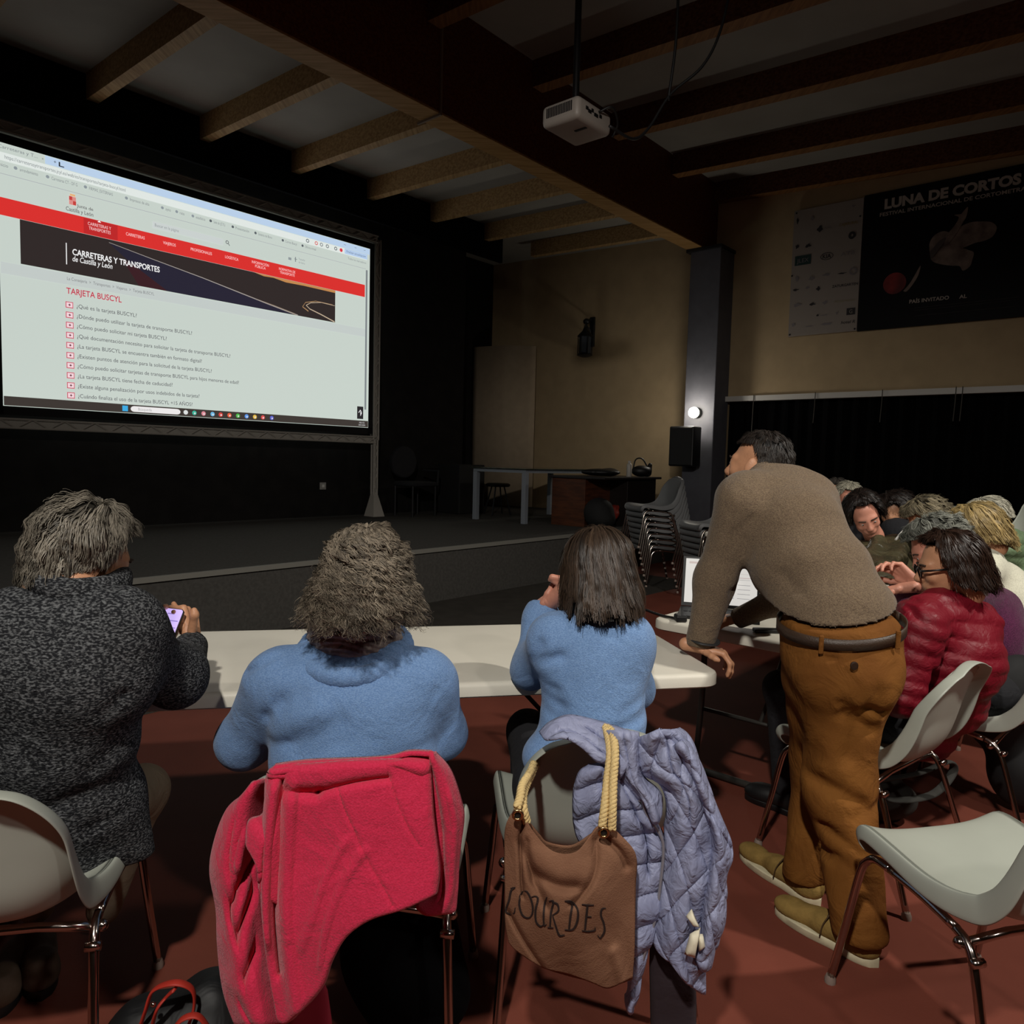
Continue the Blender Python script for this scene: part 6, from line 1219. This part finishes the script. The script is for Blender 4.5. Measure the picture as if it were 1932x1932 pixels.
LT = {'L': [([(272, 1095), (298, 1092), (275, 1110), (262, 1170), (242, 1240), (290, 1252), (300, 1215)], (2, 5, 7, 7, 6, 5, 2))],
 'O': [([(330, 1145), (325, 1200), (345, 1262), (385, 1278), (408, 1240), (402, 1180), (375, 1120), (345, 1118), (330, 1145)], (6, 7, 6, 4, 6, 7, 5, 3, 6))],
 'U': [([(400, 1150), (425, 1145), (440, 1165), (425, 1230), (428, 1300), (455, 1330), (478, 1318)], (2, 5, 7, 7, 6, 5, 2)), ([(495, 1150), (482, 1190), (475, 1260), (478, 1325), (492, 1318)], (3, 7, 7, 5, 2))],
 'R': [([(508, 1175), (535, 1180), (520, 1250), (515, 1330)], (3, 6, 7, 6)), ([(500, 1338), (535, 1340)], (3, 3)), ([(525, 1180), (560, 1195), (565, 1235), (530, 1262)], (3, 7, 6, 3)), ([(530, 1262), (550, 1330), (572, 1385), (605, 1385)], (4, 6, 7, 2))],
 'D': [([(618, 1180), (650, 1195), (640, 1270), (632, 1345)], (3, 6, 7, 6)), ([(605, 1175), (650, 1180), (685, 1230), (682, 1300), (655, 1350), (605, 1352)], (3, 5, 7, 7, 5, 3))],
 'E': [([(745, 1205), (738, 1270), (730, 1350)], (7, 7, 6)), ([(710, 1195), (750, 1200), (785, 1200)], (3, 5, 3)), ([(735, 1270), (770, 1272)], (3, 3)), ([(712, 1358), (750, 1362), (790, 1355), (792, 1335)], (3, 5, 4, 2))],
 'S': [([(858, 1218), (835, 1225), (828, 1262), (845, 1310), (850, 1360), (825, 1402), (808, 1385)], (2, 5, 7, 7, 6, 4, 2))]}
for ch, strokes in LT.items():
    b = MB()
    for pts, ws in strokes:
        P = catmull(pts, 26); wv_ = np.interp(np.linspace(0, 1, 26), np.linspace(0, 1, len(ws)), ws) * .85; T = np.gradient(P, axis=0); T /= np.linalg.norm(T, axis=1)[:, None]; N_ = np.stack([-T[:, 1], T[:, 0]], 1)
        V = [zz(*(P[i] + N_[i] * s_ * wv_[i]), tote_y(*(P[i] + N_[i] * s_ * wv_[i]))) for i in range(26) for s_ in (-1, 1)]
        b.add(V, [[2 * i, 2 * i + 1, 2 * i + 3, 2 * i + 2] for i in range(25)])
    b.build('letter', m_letr, tb, solid=.0012)

# ---------------------------------------------------------------- handbag with red handles on the floor (bottom left)
rb = thing('handbag', 'black handbag with red strap handles on the floor by the left chair', 'handbag', (-.80, 1.66, 0))
mk('bag_body', *_sm(surf([('e', atz(330, 1925, .17) + [0, .0, -.08], (.155, .09, .10)), ('c', atz(265, 1940, .14), atz(405, 1900, .17), .06, .06), ('c', atz(395, 1880, .15), atz(410, 1915, .12), .06, .07)], .04, .008, disp=wob(77, 30, .006), cuts=[((0, 0, .004), (0, 0, -1))]), 2), fold_mat('bag_leather', '#0c0d0f', freq=9, amt=.35, rough=.6), rb, True)
m_rs = mat('strap_red', '#a82a1c', .6)
def strap(pts, w_=.0105): return MB().tube(catmull(pts, 50), w_, 8, flat=.32).build('handle', m_rs, rb, smooth=True)
strap([atz(262, 1945, 0.180), atz(275, 1905, 0.230), atz(290, 1868, 0.270), atz(330, 1854, 0.290), atz(362, 1866, 0.270), atz(366, 1900, 0.230), atz(352, 1945, 0.190)])
strap([atz(285, 1945, 0.180), atz(296, 1905, 0.240), atz(315, 1880, 0.260), atz(330, 1866, 0.280)])
strap([atz(320, 1950, 0.210), atz(345, 1922, 0.240), atz(375, 1918, 0.240), atz(400, 1950, 0.200)])
MB().ball(atz(289, 1895, .25), .006, 8, 6).build('rivet', m_chr, rb, smooth=True)
# floor-level dark bag seen below the pink coat
o = mk('rucksack', *_sm(surf([('e', (-.25, 1.75, .18), (.15, .12, .17)), ('e', (-.2, 1.68, .12), (.13, .1, .11))], .05, .01, cuts=[((0, 0, .003), (0, 0, -1))]), 2), mat('bag_matte', '#0a0a0b', 1., spec=.05), smooth=True, base=(-.25, 1.75, 0)); tag(o, 'black rucksack on the floor under the chair with the pink coat', 'bag')
